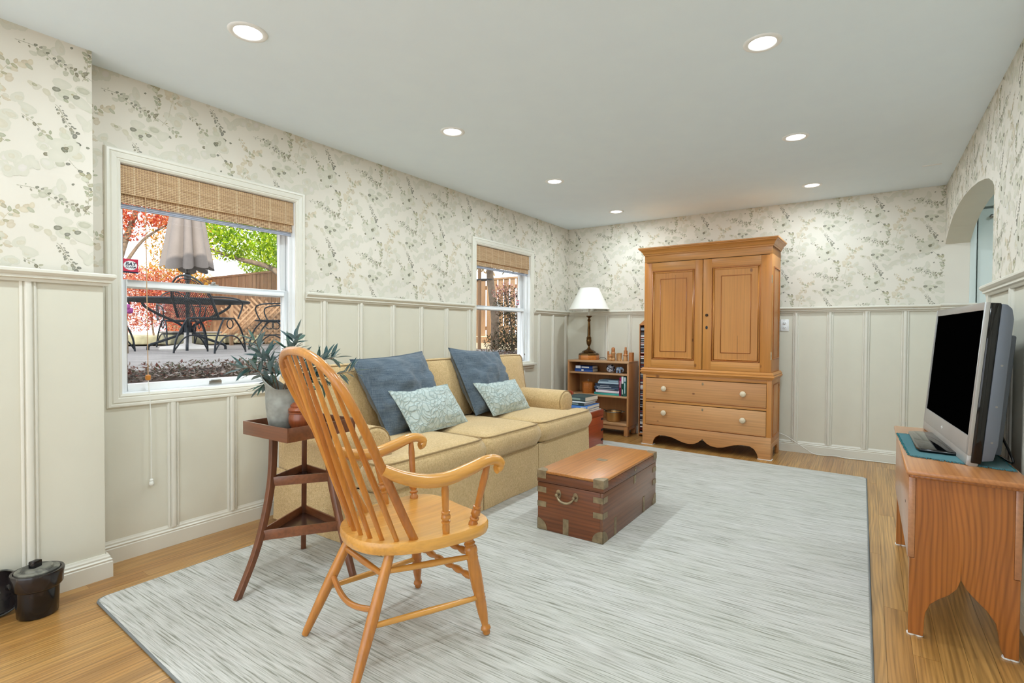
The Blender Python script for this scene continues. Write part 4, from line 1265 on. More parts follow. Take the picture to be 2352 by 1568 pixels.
# ------------------------------------------------------------------ table lamp
M['shade'] = plain('lamp_shade_cloth', (246, 244, 236), .9, var=.01)
M['bronze'] = plain('bronze', (104, 76, 44), .28, .95, .25, 20)
M['lampwood'] = wood('lamp_base_wood', (204, 128, 56), (184, 104, 40), 'X', .3, .3, across=10, along=1.5, rings=10, ringmix=.1)
lx, ly = .372, 5.622; lz = .8385
lamp = thing('table_lamp', 'brass candlestick table lamp with white cone shade on the bookcase', 'lamp', (lx, ly, lz))
def ngon(r, n, rot_=0): return [(r*math.cos(rot_+2*PI*k/n), r*math.sin(rot_+2*PI*k/n)) for k in range(n)]
build('plinth', MB().prism(ngon(.122, 8, PI/8), (lx,ly,lz), (1,0,0), (0,1,0), (0,0,1), .054), M['lampwood'], lamp, bevel=.002)
ft = MB().lathe([(.120,.0),(.119,.012),(.110,.022),(.085,.030),(.078,.034),(.080,.042),(.062,.054),(.036,.066)], 8, (lx,ly,lz+.054), rot('Z', PI/8))
build('foot', ft, M['bronze'], lamp)
st = [(.036,.118),(.020,.130),(.012,.150),(.011,.162),(.018,.170),(.026,.190),(.030,.215),(.031,.235),(.026,.243),(.029,.250),(.029,.262),(.022,.268),(.019,.285),(.018,.36),(.015,.44),(.013,.452),(.019,.460),(.021,.472),(.013,.484),(.013,.496),(.026,.505),(.034,.512),(.036,.520),(.012,.522)]
build('stem', MB().lathe(st, 20, (lx,ly,lz)), M['bronze'], lamp, smooth=40)
build('candle_sleeve', MB().lathe([(.013,.520),(.013,.615),(.0,.618)], 16, (lx,ly,lz)), M['cordwhite'], lamp, smooth=40)
sh_ = MB(); nn = 36
pr = [(.238,.592),(.112,.846),(.108,.846),(.234,.592)]
V = []; F = []
for r, z in pr:
    for j in range(nn): V.append((lx+r*math.cos(2*PI*j/nn), ly+r*math.sin(2*PI*j/nn), lz+z))
for i in range(4):
    for j in range(nn): F.append((i*nn+j, i*nn+(j+1)%nn, ((i+1)%4)*nn+(j+1)%nn, ((i+1)%4)*nn+j))
sd = build('lamp_shade', sh_.add(V, F), M['shade'], lamp, smooth=40)
for r, z in ((.238,.594),(.1115,.845)):
    build('shade_trim', MB().tube([(lx+r*math.cos(2*PI*j/nn), ly+r*math.sin(2*PI*j/nn), lz+z) for j in range(nn)], .004, 6, closed=True), M['shade'], sd, smooth=60)
build('harp', MB().tube(spline([(lx-.0,ly,lz+.61),(lx-.05,ly,lz+.66),(lx-.055,ly,lz+.75),(lx,ly,lz+.835)], 5), .0025, 6).tube(spline([(lx,ly,lz+.61),(lx+.05,ly,lz+.66),(lx+.055,ly,lz+.75),(lx,ly,lz+.835)], 5), .0025, 6).box(lx-.11,lx+.11,ly-.002,ly+.002,lz+.833,lz+.837), M['brass'], lamp)
build('power_cord', MB().tube(spline([(lx+.10,ly+.05,lz+.012),(lx+.155,ly+.06,lz+.030),(lx+.185,ly+.08,lz+.012),(lx+.17,ly+.12,lz+.004)], 5), .003, 6), M['black'], lamp)

# ------------------------------------------------------------------ turned wooden pieces on the bookcase
M['box_l'] = wood('boxwood', (206, 158, 104), (184, 132, 80), 'Z', .4, .15, across=20, along=4, rings=8, ringmix=.1)
M['box_d'] = wood('boxwood_dark', (198, 130, 70), (172, 104, 50), 'Z', .38, .2, across=20, along=4, rings=8, ringmix=.1)
def turned(name, label, x, y, prof, mat='box_l', cat='wooden vessel', lidz=None, z0=.8385):
    t = thing(name, label, cat, (x, y, z0), 0, 'turned wooden pieces on the bookcase')
    if lidz is None:
        build('body', MB().lathe(prof, 20, (x,y,z0)), M[mat], t, smooth=35)
        r = max(p[0] for p in prof[len(prof)//2:])
    else:
        build('body', MB().lathe([p for p in prof if p[1] <= lidz]+[(0,lidz)], 20, (x,y,z0)), M[mat], t, smooth=35)
        build('lid', MB().lathe([(0,lidz+.0005)]+[(p[0],p[1]+.0005) for p in prof if p[1] >= lidz], 20, (x,y,z0)), M['box_d'], t, smooth=35)
    return t
turned('needle_case', 'slim turned wooden needle case, leftmost on the bookcase top', .630, 5.60, [(.0,0),(.012,0),(.0125,.07),(.014,.072),(.014,.078),(.0115,.080),(.011,.100),(.007,.108),(0,.109)], lidz=.072)
turned('pepper_mill', 'tall domed turned wooden mill behind the small wooden ball', .676, 5.635, [(0,0),(.026,0),(.027,.02),(.024,.05),(.026,.075),(.028,.085),(.024,.092),(.019,.10),(.021,.115),(.021,.135),(.016,.147),(.007,.152),(0,.153)], lidz=.092)
turned('acorn_box', 'short turned wooden box shaped like an acorn, left front of the group', .668, 5.575, [(0,0),(.020,0),(.022,.03),(.019,.042),(.024,.046),(.024,.054),(.016,.066),(.006,.074),(0,.076)], lidz=.046)
turned('wooden_ball', 'small round wooden ball between the acorn box and the cup', .690, 5.545, [(0,0),(.009,.002),(.015,.010),(.016,.018),(.012,.028),(.005,.033),(0,.034)])
turned('wooden_ball', 'wider round wooden ball with a thin stem at the front', .718, 5.548, [(0,0),(.012,.001),(.020,.010),(.021,.018),(.015,.028),(.006,.032),(.005,.060),(.007,.064),(0,.066)])
turned('beaker', 'small open wooden beaker behind the cup', .738, 5.625, [(0,0),(.014,0),(.016,.03),(.019,.08),(.017,.08),(.013,.01),(0,.01)])
turned('wooden_cup', 'ribbed turned wooden cup in the middle of the bookcase top', .775, 5.59, [(0,0),(.022,0),(.024,.008),(.020,.02),(.024,.05),(.027,.084),(.029,.088),(.026,.09),(.02,.03),(0,.02)])
turned('wooden_peg', 'tiny wooden peg right of the cup', .810, 5.565, [(0,0),(.009,0),(.009,.012),(.005,.016),(.007,.024),(0,.028)])
turned('tower_box', 'stacked tower-like turned wooden box with a broad brim', .842, 5.60, [(0,0),(.023,0),(.025,.04),(.022,.058),(.029,.062),(.030,.068),(.020,.078),(.020,.118),(.012,.122),(.012,.152),(.008,.158),(0,.159)], lidz=.062)
turned('spill_pot', 'plain straight wooden pot at the right end of the bookcase top', .905, 5.615, [(0,0),(.028,0),(.028,.05),(.0285,.052),(.0285,.096),(.024,.098),(0,.098)], 'box_d', lidz=.052)

# ------------------------------------------------------------------ books and ornaments on the shelves
M['pages'] = plain('book_pages', (226, 216, 198), .9, var=.05, vscale=120)
bookmats = {}
def bmat(c):
    if c not in bookmats: bookmats[c] = plain('cover_%d_%d_%d' % c, c, .45, var=.05)
    return bookmats[c]
def book(label, c, ctr, size, spine, group, rz=0.0, tilt=0.0, title=None, tc=(235,232,220), band=None, cat='book'):
    """size = (along spine, page depth, thickness); spine 'front' lies flat with its spine to -y; 'up' stands upright"""
    l, w, h = size
    t = thing('book', label, cat, ctr, rz, group)
    cm = bmat(c)
    if spine == 'front':
        build('cover', MB().box(-l/2,l/2,-w/2,w/2,0,.0022).box(-l/2,l/2,-w/2,w/2,h-.0022,h).box(-l/2,l/2,-w/2,-w/2+.003,0,h), cm, t, local=True, bevel=.0008, seg=1)
        build('pages', MB().box(-l/2+.003,l/2-.003,-w/2+.003,w/2-.004,.0022,h-.0022), M['pages'], t, local=True)
        if title: build('spine_title', MB().box(title[0]*l-l/2,title[1]*l-l/2,-w/2-.0006,-w/2,h*.28,h*.72), bmat(tc), t, local=True)
        if band: build('spine_band', MB().box(-l/2,-l/2+band[0]*l,-w/2-.0004,-w/2,.001,h-.001), bmat(band[1]), t, local=True)
    else:
        build('cover', MB().box(0,.0022,-w/2,w/2,0,l).box(h-.0022,h,-w/2,w/2,0,l).box(0,h,-w/2,-w/2+.003,0,l), cm, t, local=True, bevel=.0008, seg=1)
        build('pages', MB().box(.0022,h-.0022,-w/2+.003,w/2-.004,.003,l-.003), M['pages'], t, local=True)
        if title: build('spine_title', MB().box(h*.3,h*.7,-w/2-.0006,-w/2,title[0]*l,title[1]*l), bmat(tc), t, local=True)
        if band: build('spine_band', MB().box(.0005,h-.0005,-w/2-.0004,-w/2,l-band[0]*l,l), bmat(band[1]), t, local=True)
    return t
G1 = 'books lying on the top shelf'
book('blue book with a pale emblem, underneath on the top shelf', (38,78,150), (.352,5.60,.7005), (.232,.15,.036), 'front', G1, .02, title=(.38,.50))
book('dark blue book with a white spine end, uppermost on the top shelf', (28,58,120), (.358,5.60,.7370), (.222,.14,.032), 'front', G1, -.03, title=(.36,.80), band=(.30,(222,226,232)))
G2 = 'books stacked flat on the middle shelf'
zz = .4485
for lab, c, th, l, off, ti, tc in (
    ('teal book at the bottom of the flat stack on the middle shelf', (46,140,128), .026, .305, 0, None, None),
    ('pink and white book second from the bottom of the middle shelf stack', (214,188,200), .030, .285, .010, (.1,.9), (236,232,230)),
    ('navy book third from the bottom of the middle shelf stack', (34,52,74), .018, .290, -.002, (.15,.85), (150,160,172)),
    ('slate blue book with pale lettering, fourth from the bottom of the middle stack', (44,62,88), .020, .296, -.004, (.1,.7), (190,196,204)),
    ('navy grey book fifth from the bottom of the middle stack', (50,66,84), .016, .278, .004, (.2,.6), (176,184,190)),
    ('dark ink blue book sixth from the bottom of the middle stack', (28,44,66), .016, .286, .0, None, None),
    ('pale blue book second from the top of the middle stack', (176,196,210), .022, .250, .024, None, None),
    ('pale grey blue book with a dark edge on top of the middle stack', (150,176,192), .018, .236, .030, (.05,.5), (40,60,84))):
    book(lab, c, (.655+off*.7, 5.60, zz), (l,.19,th), 'front', G2, rf.uniform(-.02,.02), title=ti, tc=tc or (200,200,200)); zz += th+.0006
G3 = 'books standing at the right end of the middle shelf'
book('pink book standing beside the flat stack', (206,48,120), (.811,5.59,.4485), (.208,.17,.018), 'up', G3, title=(.45,.80), tc=(238,220,228))
book('green and white book standing between the pink book and the aqua book', (58,128,112), (.836,5.59,.4485), (.222,.18,.024), 'up', G3, title=(.1,.35), tc=(200,214,206), band=(.36,(226,230,228)))
book('aqua book standing at the far right of the middle shelf', (88,170,172), (.866,5.59,.4485), (.214,.18,.020), 'up', G3, title=(.15,.7), tc=(206,226,226), band=(.22,(196,204,214)))
# octagonal wooden box
ob = thing('octagonal_box', 'octagonal honey wood box with a knob on the middle shelf', 'box', (.378,5.60,.4485))
build('body', MB().prism(ngon(.072, 8, PI/8), (.378,5.60,.4485), (1,0,0), (0,1,0), (0,0,1), .112), M['lampwood'], ob, bevel=.001)
ld_ = build('lid', MB().prism(ngon(.074, 8, PI/8), (.378,5.60,.5610), (1,0,0), (0,1,0), (0,0,1), .012).lathe([(.066,.012),(.03,.022),(.0,.024)], 8, (.378,5.60,.5610), rot('Z', PI/8)), M['lampwood'], ob)
build('knob', MB().lathe([(.003,0),(.003,.008),(.008,.012),(.007,.020),(0,.022)], 14, (.378,5.60,.5845)), M['steel'], ld_, smooth=50)
# glass paperweight ball and blue elephant
def speckle(name, c1, c2, scale, rough=.2):
    mt, nt, b = new_mat(name)
    f = noise_n(nt, coords(nt), scale, 3)
    r = ramp(nt, [(.45, lin(c1)), (.56, lin(c2))]); L(nt, f, r.inputs[0]); L(nt, r.outputs[0], b.inputs['Base Color']); b.inputs['Roughness'].default_value = rough
    return mt
M['speck'] = speckle('blue_white_glaze', (24, 26, 54), (214, 218, 232), 42)
M['eleph'] = speckle('blue_glaze', (120, 150, 190), (206, 216, 228), 60)
pb = thing('ceramic_ball', 'dark blue and white patterned ceramic ball on the top shelf', 'ornament', (.662,5.60,.7005))
build('ball', MB().lathe([(0,.0),(.016,.001),(.032,.009),(.045,.024),(.050,.046),(.046,.068),(.034,.084),(.018,.092),(0,.095)], 28, (.662,5.60,.7005)), M['speck'], pb, smooth=60)
build('foot_ring', MB().lathe([(.012,-.0),(.018,0),(.018,.003),(.012,.003)], 20, (.662,5.60,.7005)), M['speck'], pb)
el = thing('elephant_figurine', 'small pale blue elephant figurine beside the patterned ball', 'ornament', (.77,5.585,.7005))
ex, ey, ez = .768, 5.585, .7005
build('body', MB().rbox((ex-.002,ey,ez+.046), (.056,.034,.040), .016, 4, (.004,.004,.004)).rbox((ex+.034,ey,ez+.056), (.026,.026,.030), .012, 3), M['eleph'], el, smooth=60)
for a in (-.020, .016):
    for b_ in (-.010, .010):
        build('leg', MB().tube([(ex+a,ey+b_,ez+.040),(ex+a,ey+b_,ez+.0005)], [.009,.008], 10), M['eleph'], el, smooth=50)
build('trunk', MB().tube(spline([(ex+.042,ey,ez+.056),(ex+.052,ey,ez+.044),(ex+.053,ey,ez+.026),(ex+.046,ey,ez+.014)], 4), [.008-.004*k/12 for k in range(13)], 8), M['eleph'], el, smooth=60)
for s in (-1, 1):
    build('ear', MB().lathe([(0,0),(.013,.001),(.014,.003),(0,.005)], 14, (ex+.028,ey+s*.014,ez+.058), rot('X', -s*PI/2), sx=.8), M['eleph'], el, smooth=50)
    build('tusk', MB().tube([(ex+.044,ey+s*.006,ez+.048),(ex+.054,ey+s*.007,ez+.040)], [.002,.001], 6), M['bone'], el)
# copper and silver pot
M['copper'] = plain('pot_brass', (196, 158, 104), .3, .9, .1)
pt_ = thing('metal_pot', 'small brass pot with a grey rim and ring handles on the bottom shelf', 'pot', (.70,5.61,.1425))
build('bowl', MB().lathe([(0,.001),(.074,.001),(.080,.006),(.088,.06),(.096,.108),(.099,.110),(.096,.114),(.086,.06),(.078,.010),(0,.008)], 32, (.70,5.61,.1425)), M['copper'], pt_, smooth=40)
build('rim', MB().tube([(.70+.098*math.cos(2*PI*k/36), 5.61+.098*math.sin(2*PI*k/36), .1425+.112) for k in range(36)], .006, 8, closed=True), M['steel'], pt_, smooth=60)
for s in (-1, 1):
    build('handle', MB().tube(spline([(.70+s*.096,5.585,.252),(.70+s*.122,5.59,.262),(.70+s*.126,5.61,.264),(.70+s*.122,5.63,.262),(.70+s*.096,5.635,.252)], 4), .004, 8), M['steel'], pt_, smooth=60)

# ------------------------------------------------------------------ tall disc tower behind the cupboard
M['rack'] = wood('rack_pine', (206, 140, 78), (186, 118, 60), 'Z', .45, .1, across=12, along=1, rings=10, ringmix=.12)
ck = thing('disc_tower', 'narrow wooden tower of discs squeezed between bookcase and cupboard', 'media rack', (1.066, 5.70, 0))
kx0, kx1, ky0, ky1 = .990, 1.142, 5.630, 5.775
build('side', MB().box(kx0,kx0+.009,ky0,ky1,0,1.245), M['rack'], ck)
build('side', MB().box(kx1-.009,kx1,ky0,ky1,0,1.245), M['rack'], ck)
build('back', MB().box(kx0+.009,kx1-.009,ky1-.006,ky1,.03,1.245), M['rack'], ck)
build('base', MB().box(kx0+.009,kx1-.009,ky0+.004,ky1-.006,.02,.038), M['rack'], ck)
build('top', MB().prism([(0,0),(.152,0),(.152,.006),(.076,.075),(0,.006)], (kx0,ky0-.004,1.2455), (1,0,0), (0,0,1), (0,1,0), .148), M['rack'], ck)
rcd = random.Random(5)
CDC = [(20,20,24),(235,236,238),(228,226,222),(40,44,60),(90,96,110),(30,30,34),(210,212,216),(120,36,40),(60,70,96),(180,184,190),(26,26,28)]
cdm = {}
z = .0385; k = 0
while z < 1.225:
    c = rcd.choice(CDC)
    if c not in cdm:
        cdm[c] = build('disc_case', MB().box(-.0625,.0625,-.06,.06,0,.0098), plain('case_%d_%d_%d' % c, c, .3, var=.03))
        o = cdm[c]
    else:
        o = cdm[c].copy(); o.name = 'disc_case'; COL.objects.link(o)
    o.location = (1.066, 5.702 + rcd.uniform(-.003,.002), z)
    tag(o, 'thin disc case lying in the narrow wooden tower', 'disc case', 'disc cases in the narrow tower')
    z += .0104 + (.012 if rcd.random() < .04 else 0)
    k += 1

# ------------------------------------------------------------------ red campaign chest at the far end of the sofa, with books
M['red_wood'] = wood('red_mahogany', (176, 78, 40), (150, 60, 30), 'Y', .35, .25, across=8, along=.9, rings=12, ringmix=.18)
rcx0, rcx1, rcy0, rcy1 = .46, .880, 4.485, 4.925
rc_ = thing('side_chest', 'red mahogany chest with dark metal straps past the end of the sofa', 'chest', (.67, 4.705, RZ))
build('body', MB().box(rcx0,rcx1,rcy0,rcy1,RZ+.001,.315), M['red_wood'], rc_, bevel=.003)
build('lid', MB().box(rcx0-.003,rcx1+.003,rcy0-.003,rcy1+.003,.317,.375), M['red_wood'], rc_, bevel=.003)
for zz in (.270, .160, .060):
    for y in (rcy0, rcy1):
        s = 1 if y == rcy1 else -1
        y0_, y1_ = sorted((y+s*.0015, y-s*.055))
        build('strap', MB().box(rcx1,rcx1+.0016,y0_,y1_,zz,zz+.022).box(rcx1-.055,rcx1+.0016,*sorted((y, y+s*.0016)),zz,zz+.022), M['iron'], rc_)
G4 = 'books piled on the red chest'
zz = .3755
for lab, c, l, w, th, dx, ti, tc in (
    ('pale magazine at the bottom of the pile on the red chest', (222,206,200), .25, .33, .008, .02, None, None),
    ('black covered book second from the bottom of the pile on the red chest', (24,26,30), .23, .30, .024, .01, None, None),
    ('blue spined book in the middle of the pile on the red chest', (70,120,190), .235, .30, .030, .015, (.7,.95), (190,210,232)),
    ('dark green book second from the top of the pile on the red chest', (34,58,60), .21, .27, .026, -.01, (.1,.7), (150,178,178)),
    ('thin white book near the top of the pile on the red chest', (206,214,220), .22, .28, .016, .0, None, None),
    ('thick dark gardening book with grey-green spine on top of the pile on the red chest', (40,62,62), .225, .27, .042, .004, (.05,.75), (150,176,168))):
    book(lab, c, (.722+dx, 4.745, zz), (l,w,th), 'front', G4, rf.uniform(-.05,.05), title=ti, tc=tc or (200,200,200)); zz += th+.0006
bs = thing('book_rest', 'slanted red wood stand left of the books on the red chest', 'stand', (.555, 4.74, .3755))
build('panel', MB().prism([(0,0),(.075,0),(.052,.165),(.03,.172),(0,.172)], (.505,4.52,.376), (1,0,0), (0,0,1), (0,1,0), .012), M['red_wood'], bs, bevel=.002)
build('panel', MB().prism([(0,0),(.075,0),(.052,.165),(.03,.172),(0,.172)], (.505,4.87,.376), (1,0,0), (0,0,1), (0,1,0), .012), M['red_wood'], bs, bevel=.002)
build('slope', MB().prism([(.045,.004),(.060,.004),(.040,.160),(.025,.160)], (.505,4.532,.376), (1,0,0), (0,0,1), (0,1,0), .338), M['red_wood'], bs)
# ------------------------------------------------------------------ bow-back armchair (local: x right, y forward, z up from the rug)
def chair_wood(axis): return wood('golden_maple_'+axis.lower(), (232, 172, 84) if axis == 'Y' else (212, 144, 62), (204, 138, 58) if axis == 'Y' else (174, 102, 36), axis, .26, .45, across=9, along=.9, rings=14, ringmix=.16, fine=.3)
M['ch_z'] = chair_wood('Z'); M['ch_y'] = chair_wood('Y'); M['ch_x'] = chair_wood('X')
chair = thing('windsor_armchair', 'honey coloured bow-back wooden armchair with turned legs in the foreground', 'armchair', (1.690, 1.621, RZ+.003), -math.radians(13.5))
def bar(p0, p1, prof, n=14):
    """turned bar: prof = [(t, r)] along the axis"""
    a, b = Vector(p0), Vector(p1)
    return MB().tube([a.lerp(b, t) for t, r in prof], [r for t, r in prof], n)
def cpart(name, mb, mat='ch_z', parent=None, **kw):
    kw.setdefault('smooth', 55)
    return build(name, mb, M[mat], parent or chair, local=True, **kw)
ST = .422       # seat top above the rug
half = [(0,.058),(.10,.062),(.17,.055),(.215,.032),(.240,-.010),(.250,-.07),(.246,-.16),(.228,-.26),(.192,-.34),(.135,-.405),(.07,-.435),(0,-.443)]
sp_ = [(p.x, p.y) for p in spline([(a,b,0) for a,b in half], 4)]
outl = sp_ + [(-a,b) for a,b in reversed(sp_[1:-1])]
mb = MB(); n = len(outl); V = []; F = []
levels = [(.94,-.047),(.985,-.042),(1.0,-.030),(1.0,-.008),(.985,-.001),(.96,.0),(.80,-.004),(.5,-.010),(.15,-.012)]
for k, dz in levels:
    for x_, y_ in outl: V.append((x_*k, -.19+(y_+.19)*k, ST+dz))
for i in range(len(levels)-1):
    for j in range(n): F.append((i*n+j, i*n+(j+1)%n, (i+1)*n+(j+1)%n, (i+1)*n+j))
F.append(tuple(range(n-1,-1,-1))); F.append(tuple((len(levels)-1)*n+j for j in range(n)))
cpart('seat', mb.add(V, F), 'ch_y', smooth=35)
FRONT = [(0,.017),(.05,.0175),(.07,.021),(.09,.017),(.11,.022),(.13,.0185),(.15,.024),(.19,.0255),(.21,.021),(.225,.0235),(.24,.021),(.255,.0235),(.27,.0215),(.40,.0245),(.55,.023),(.605,.020),(.62,.0225),(.635,.0195),(.65,.0225),(.665,.020),(.70,.021),(.80,.0185),(.90,.013),(.915,.0125),(.93,.018),(.95,.0195),(.965,.014),(.985,.0145),(1,.012)]
REARL = [(0,.016),(.2,.0185),(.5,.0205),(.75,.018),(.95,.0145),(1,.012)]
zl = ST-.035
legF = {s: ((s*.190,-.050,zl), (s*.243,.004,.0)) for s in (-1,1)}
legR = {s: ((s*.140,-.345,zl), (s*.207,-.515,.0)) for s in (-1,1)}
def on(leg, t): return Vector(leg[0]).lerp(Vector(leg[1]), t)
for s in (1,-1):
    cpart('leg', bar(*legF[s], FRONT))
    cpart('leg', bar(*legR[s], REARL))
PLAIN = [(0,.0085),(.03,.009),(.05,.0095),(.5,.012),(.95,.0095),(.97,.009),(1,.0085)]
for s in (1,-1):
    cpart('stretcher', bar(on(legR[s],.17), on(legF[s],.24), PLAIN, 10), 'ch_y')
    cpart('stretcher', bar(on(legR[s],.57), on(legF[s],.64), PLAIN, 10), 'ch_y')
BOB = [(0,.008)] + [(.06+.88*k/24, .0085+.006*abs(math.sin(PI*k/4))) for k in range(25)] + [(1,.008)]
cpart('stretcher', bar(on(legF[-1],.22), on(legF[1],.22), BOB, 12), 'ch_x')
cpart('stretcher', bar(on(legF[-1],.47), on(legF[1],.47), BOB, 12), 'ch_x')
cpart('stretcher', bar(on(legR[-1],.20), on(legR[1],.20), PLAIN, 10), 'ch_x')
a, b = on(legR[-1],.45), on(legR[1],.45); mid = (a+b)/2 + Vector((0,-.02,-.03))
cpart('stretcher', MB().tube(spline([a, a.lerp(mid,.55)+Vector((0,-.004,-.006)), mid, b.lerp(mid,.55)+Vector((0,-.004,-.006)), b], 5), .0105, 10), 'ch_x')
# hoop
def hy(z): return -.283 - .515*(z+RZ-.435)
hp = [(.186,ST-.01),(.197,.52),(.213,.62),(.229,.73),(.243,.83),(.244,.915),(.228,.985),(.178,1.040),(.096,1.072),(0,1.080)]
pts = [(x_, hy(z_), z_) for x_, z_ in hp] + [(-x_, hy(z_), z_) for x_, z_ in reversed(hp[:-1])]
cpart('back_hoop', MB().tube(spline(pts, 6), .0150, 14), 'ch_z')
def hoop_z(x_):
    for (xa,za),(xb,zb_) in zip(hp[4:], hp[5:]):
        if min(xa,xb)-1e-6 <= abs(x_) <= max(xa,xb)+1e-6: return za+(zb_-za)*(abs(x_)-xa)/(xb-xa)
    return 1.06
SPN = [(0,.0080),(.1,.0088),(.3,.0112),(.42,.0116),(.6,.0094),(.85,.0078),(1,.0066)]
for k in range(8):
    u_ = (k-3.5)/3.5
    xb_ = .163*math.copysign(abs(u_)**.92, u_)
    yb_ = -.398 + .070*(u_*u_)
    xt = .188*u_*1.04
    zt_ = hoop_z(xt)-.008
    cpart('spindle', bar((xb_,yb_,ST-.02), (xt,hy(zt_),zt_), SPN, 10), 'ch_z')
# arms with scrolled ends and two turned posts each
for s in (1,-1):
    ap_ = [(.222,-.420,.694),(.237,-.358,.662),(.250,-.275,.636),(.259,-.19,.632),(.266,-.10,.650),(.270,-.03,.668),(.271,.018,.667),(.270,.043,.650),(.268,.040,.632),(.267,.026,.628)]
    P = spline([(s*x_,y_,z_) for x_,y_,z_ in ap_], 5)
    rad = [.0195+.0055*math.sin(PI*min(1,k/(len(P)*.62))) for k in range(len(P))]
    rad = [r*(1 if k < len(P)*.8 else .9) for k, r in enumerate(rad)]
    am = cpart('arm', MB().tube(P, rad, 14), 'ch_y')
    PST = [(0,.0095),(.06,.0125),(.2,.0140),(.265,.0120),(.27,.0155),(.285,.0165),(.30,.0155),(.305,.0110),(.32,.0110),(.35,.0175),(.39,.0165),(.415,.0110),(.43,.0110),(.435,.0155),(.45,.0160),(.465,.0150),(.47,.0112),(.55,.0122),(.8,.0135),(1,.010)]
    cpart('arm_post', bar((s*.216,-.165,ST-.02), (s*.256,-.200,.630), PST, 12), 'ch_z')
    PS2 = [(0,.013),(.05,.0175),(.09,.0185),(.13,.0125),(.14,.0125),(.15,.0175),(.165,.0185),(.18,.0170),(.185,.0120),(.20,.0120),(.23,.0185),(.29,.0165),(.315,.0115),(.325,.0160),(.34,.0165),(.355,.0155),(.36,.0115),(.5,.0125),(.8,.0140),(1,.010)]
    cpart('arm_post', bar((s*.205,-.040,ST-.02), (s*.270,-.018,.655), PS2, 12), 'ch_z')

# ------------------------------------------------------------------ three-tier stand
M['mahog'] = wood('dark_mahogany', (132, 78, 46), (88, 48, 28), 'Z', .32, .3, across=10, along=1, rings=14, ringmix=.2)
M['mahog_x'] = wood('dark_mahogany_level', (146, 88, 52), (100, 56, 34), 'X', .3, .35, across=10, along=1, rings=14, ringmix=.2)
M['mahog_in'] = wood('tray_floor', (62, 34, 24), (38, 20, 16), 'X', .22, .5, across=8, along=1, rings=10, ringmix=.2)
ts = thing('tiered_stand', 'three-legged mahogany stand with a square tray top and two triangular shelves', 'side table', (.90, 1.46, RZ))
tx0, tx1, ty0, ty1, tz = .708, 1.062, 1.292, 1.652, .742
th_ = .009
build('tray_floor', MB().box(tx0+.006,tx1-.006,ty0+.006,ty1-.006,tz-.060,tz-.050), M['mahog_in'], ts)
for nm, bx_ in (('f',(tx0,tx1,ty0,ty0+th_)),('b',(tx0,tx1,ty1-th_,ty1)),('l',(tx0,tx0+th_,ty0+th_,ty1-th_)),('r',(tx1-th_,tx1,ty0+th_,ty1-th_))):
    build('tray_side', MB().box(*bx_, tz-.062, tz), M['mahog_x'], ts, bevel=.0015)
legs_ = {'a': [(.901,1.161,RZ+.001),(.872,1.252,.16),(.842,1.318,.30),(.815,1.366,.45),(.802,1.385,.60),(.800,1.388,.682)],
         'b': [(.660,1.638,RZ+.001),(.690,1.620,.16),(.708,1.610,.30),(.722,1.602,.45),(.730,1.598,.60),(.731,1.598,.682)],
         'c': [(1.142,1.576,RZ+.001),(1.076,1.578,.16),(1.020,1.580,.30),(.968,1.582,.45),(.945,1.583,.60),(.942,1.583,.682)]}
ctr = Vector((.86, 1.50, 0))
for k_, pl in legs_.items():
    P = spline(pl, 4)
    mb = MB(); V = []; F = []
    d = Vector((P[0].x-ctr.x, P[0].y-ctr.y, 0)).normalized(); w_ = Vector((-d.y, d.x, 0))
    for i, q in enumerate(P):
        a = .017 - .004*(1-i/len(P)); b_ = .0125
        V += [q+d*a+w_*b_, q-d*a+w_*b_, q-d*a-w_*b_, q+d*a-w_*b_]
    for i in range(len(P)-1):
        for j in range(4): F.append((i*4+j, i*4+(j+1)%4, (i+1)*4+(j+1)%4, (i+1)*4+j))
    F += [(3,2,1,0), tuple((len(P)-1)*4+j for j in range(4))]
    build('leg', mb.add(V, F), M['mahog'], ts, bevel=.002)
def leg_at(pl, z):
    P = spline(pl, 6)
    for p, q in zip(P, P[1:]):
        if p.z <= z <= q.z: return p.lerp(q, (z-p.z)/(q.z-p.z))
    return P[-1]
for z_, hh in ((.478,.042),(.258,.045)):
    A3 = [leg_at(legs_[k_], z_) for k_ in 'acb']
    sh3 = build('shelf', MB().prism([(p.x,p.y) for p in A3], (0,0,z_-hh), (1,0,0), (0,1,0), (0,0,1), .009), M['mahog_in'], ts)
    for i in range(3):
        p, q = A3[i], A3[(i+1)%3]
        d = (q-p); d.z = 0; dn = d.normalized(); nn_ = Vector((dn.y,-dn.x,0))
        if nn_.dot(Vector(((p.x+q.x)/2,(p.y+q.y)/2,0))-Vector((sum(a.x for a in A3)/3, sum(a.y for a in A3)/3, 0))) < 0: nn_ = -nn_
        mid = (p+q)/2 + nn_*.006
        R3 = Matrix((dn, nn_, (0,0,1))).transposed()
        build('shelf_rim', MB().obox((mid.x,mid.y,z_-hh/2), (d.length+.012,.008,hh), R3), M['mahog_x'], sh3, bevel=.001)

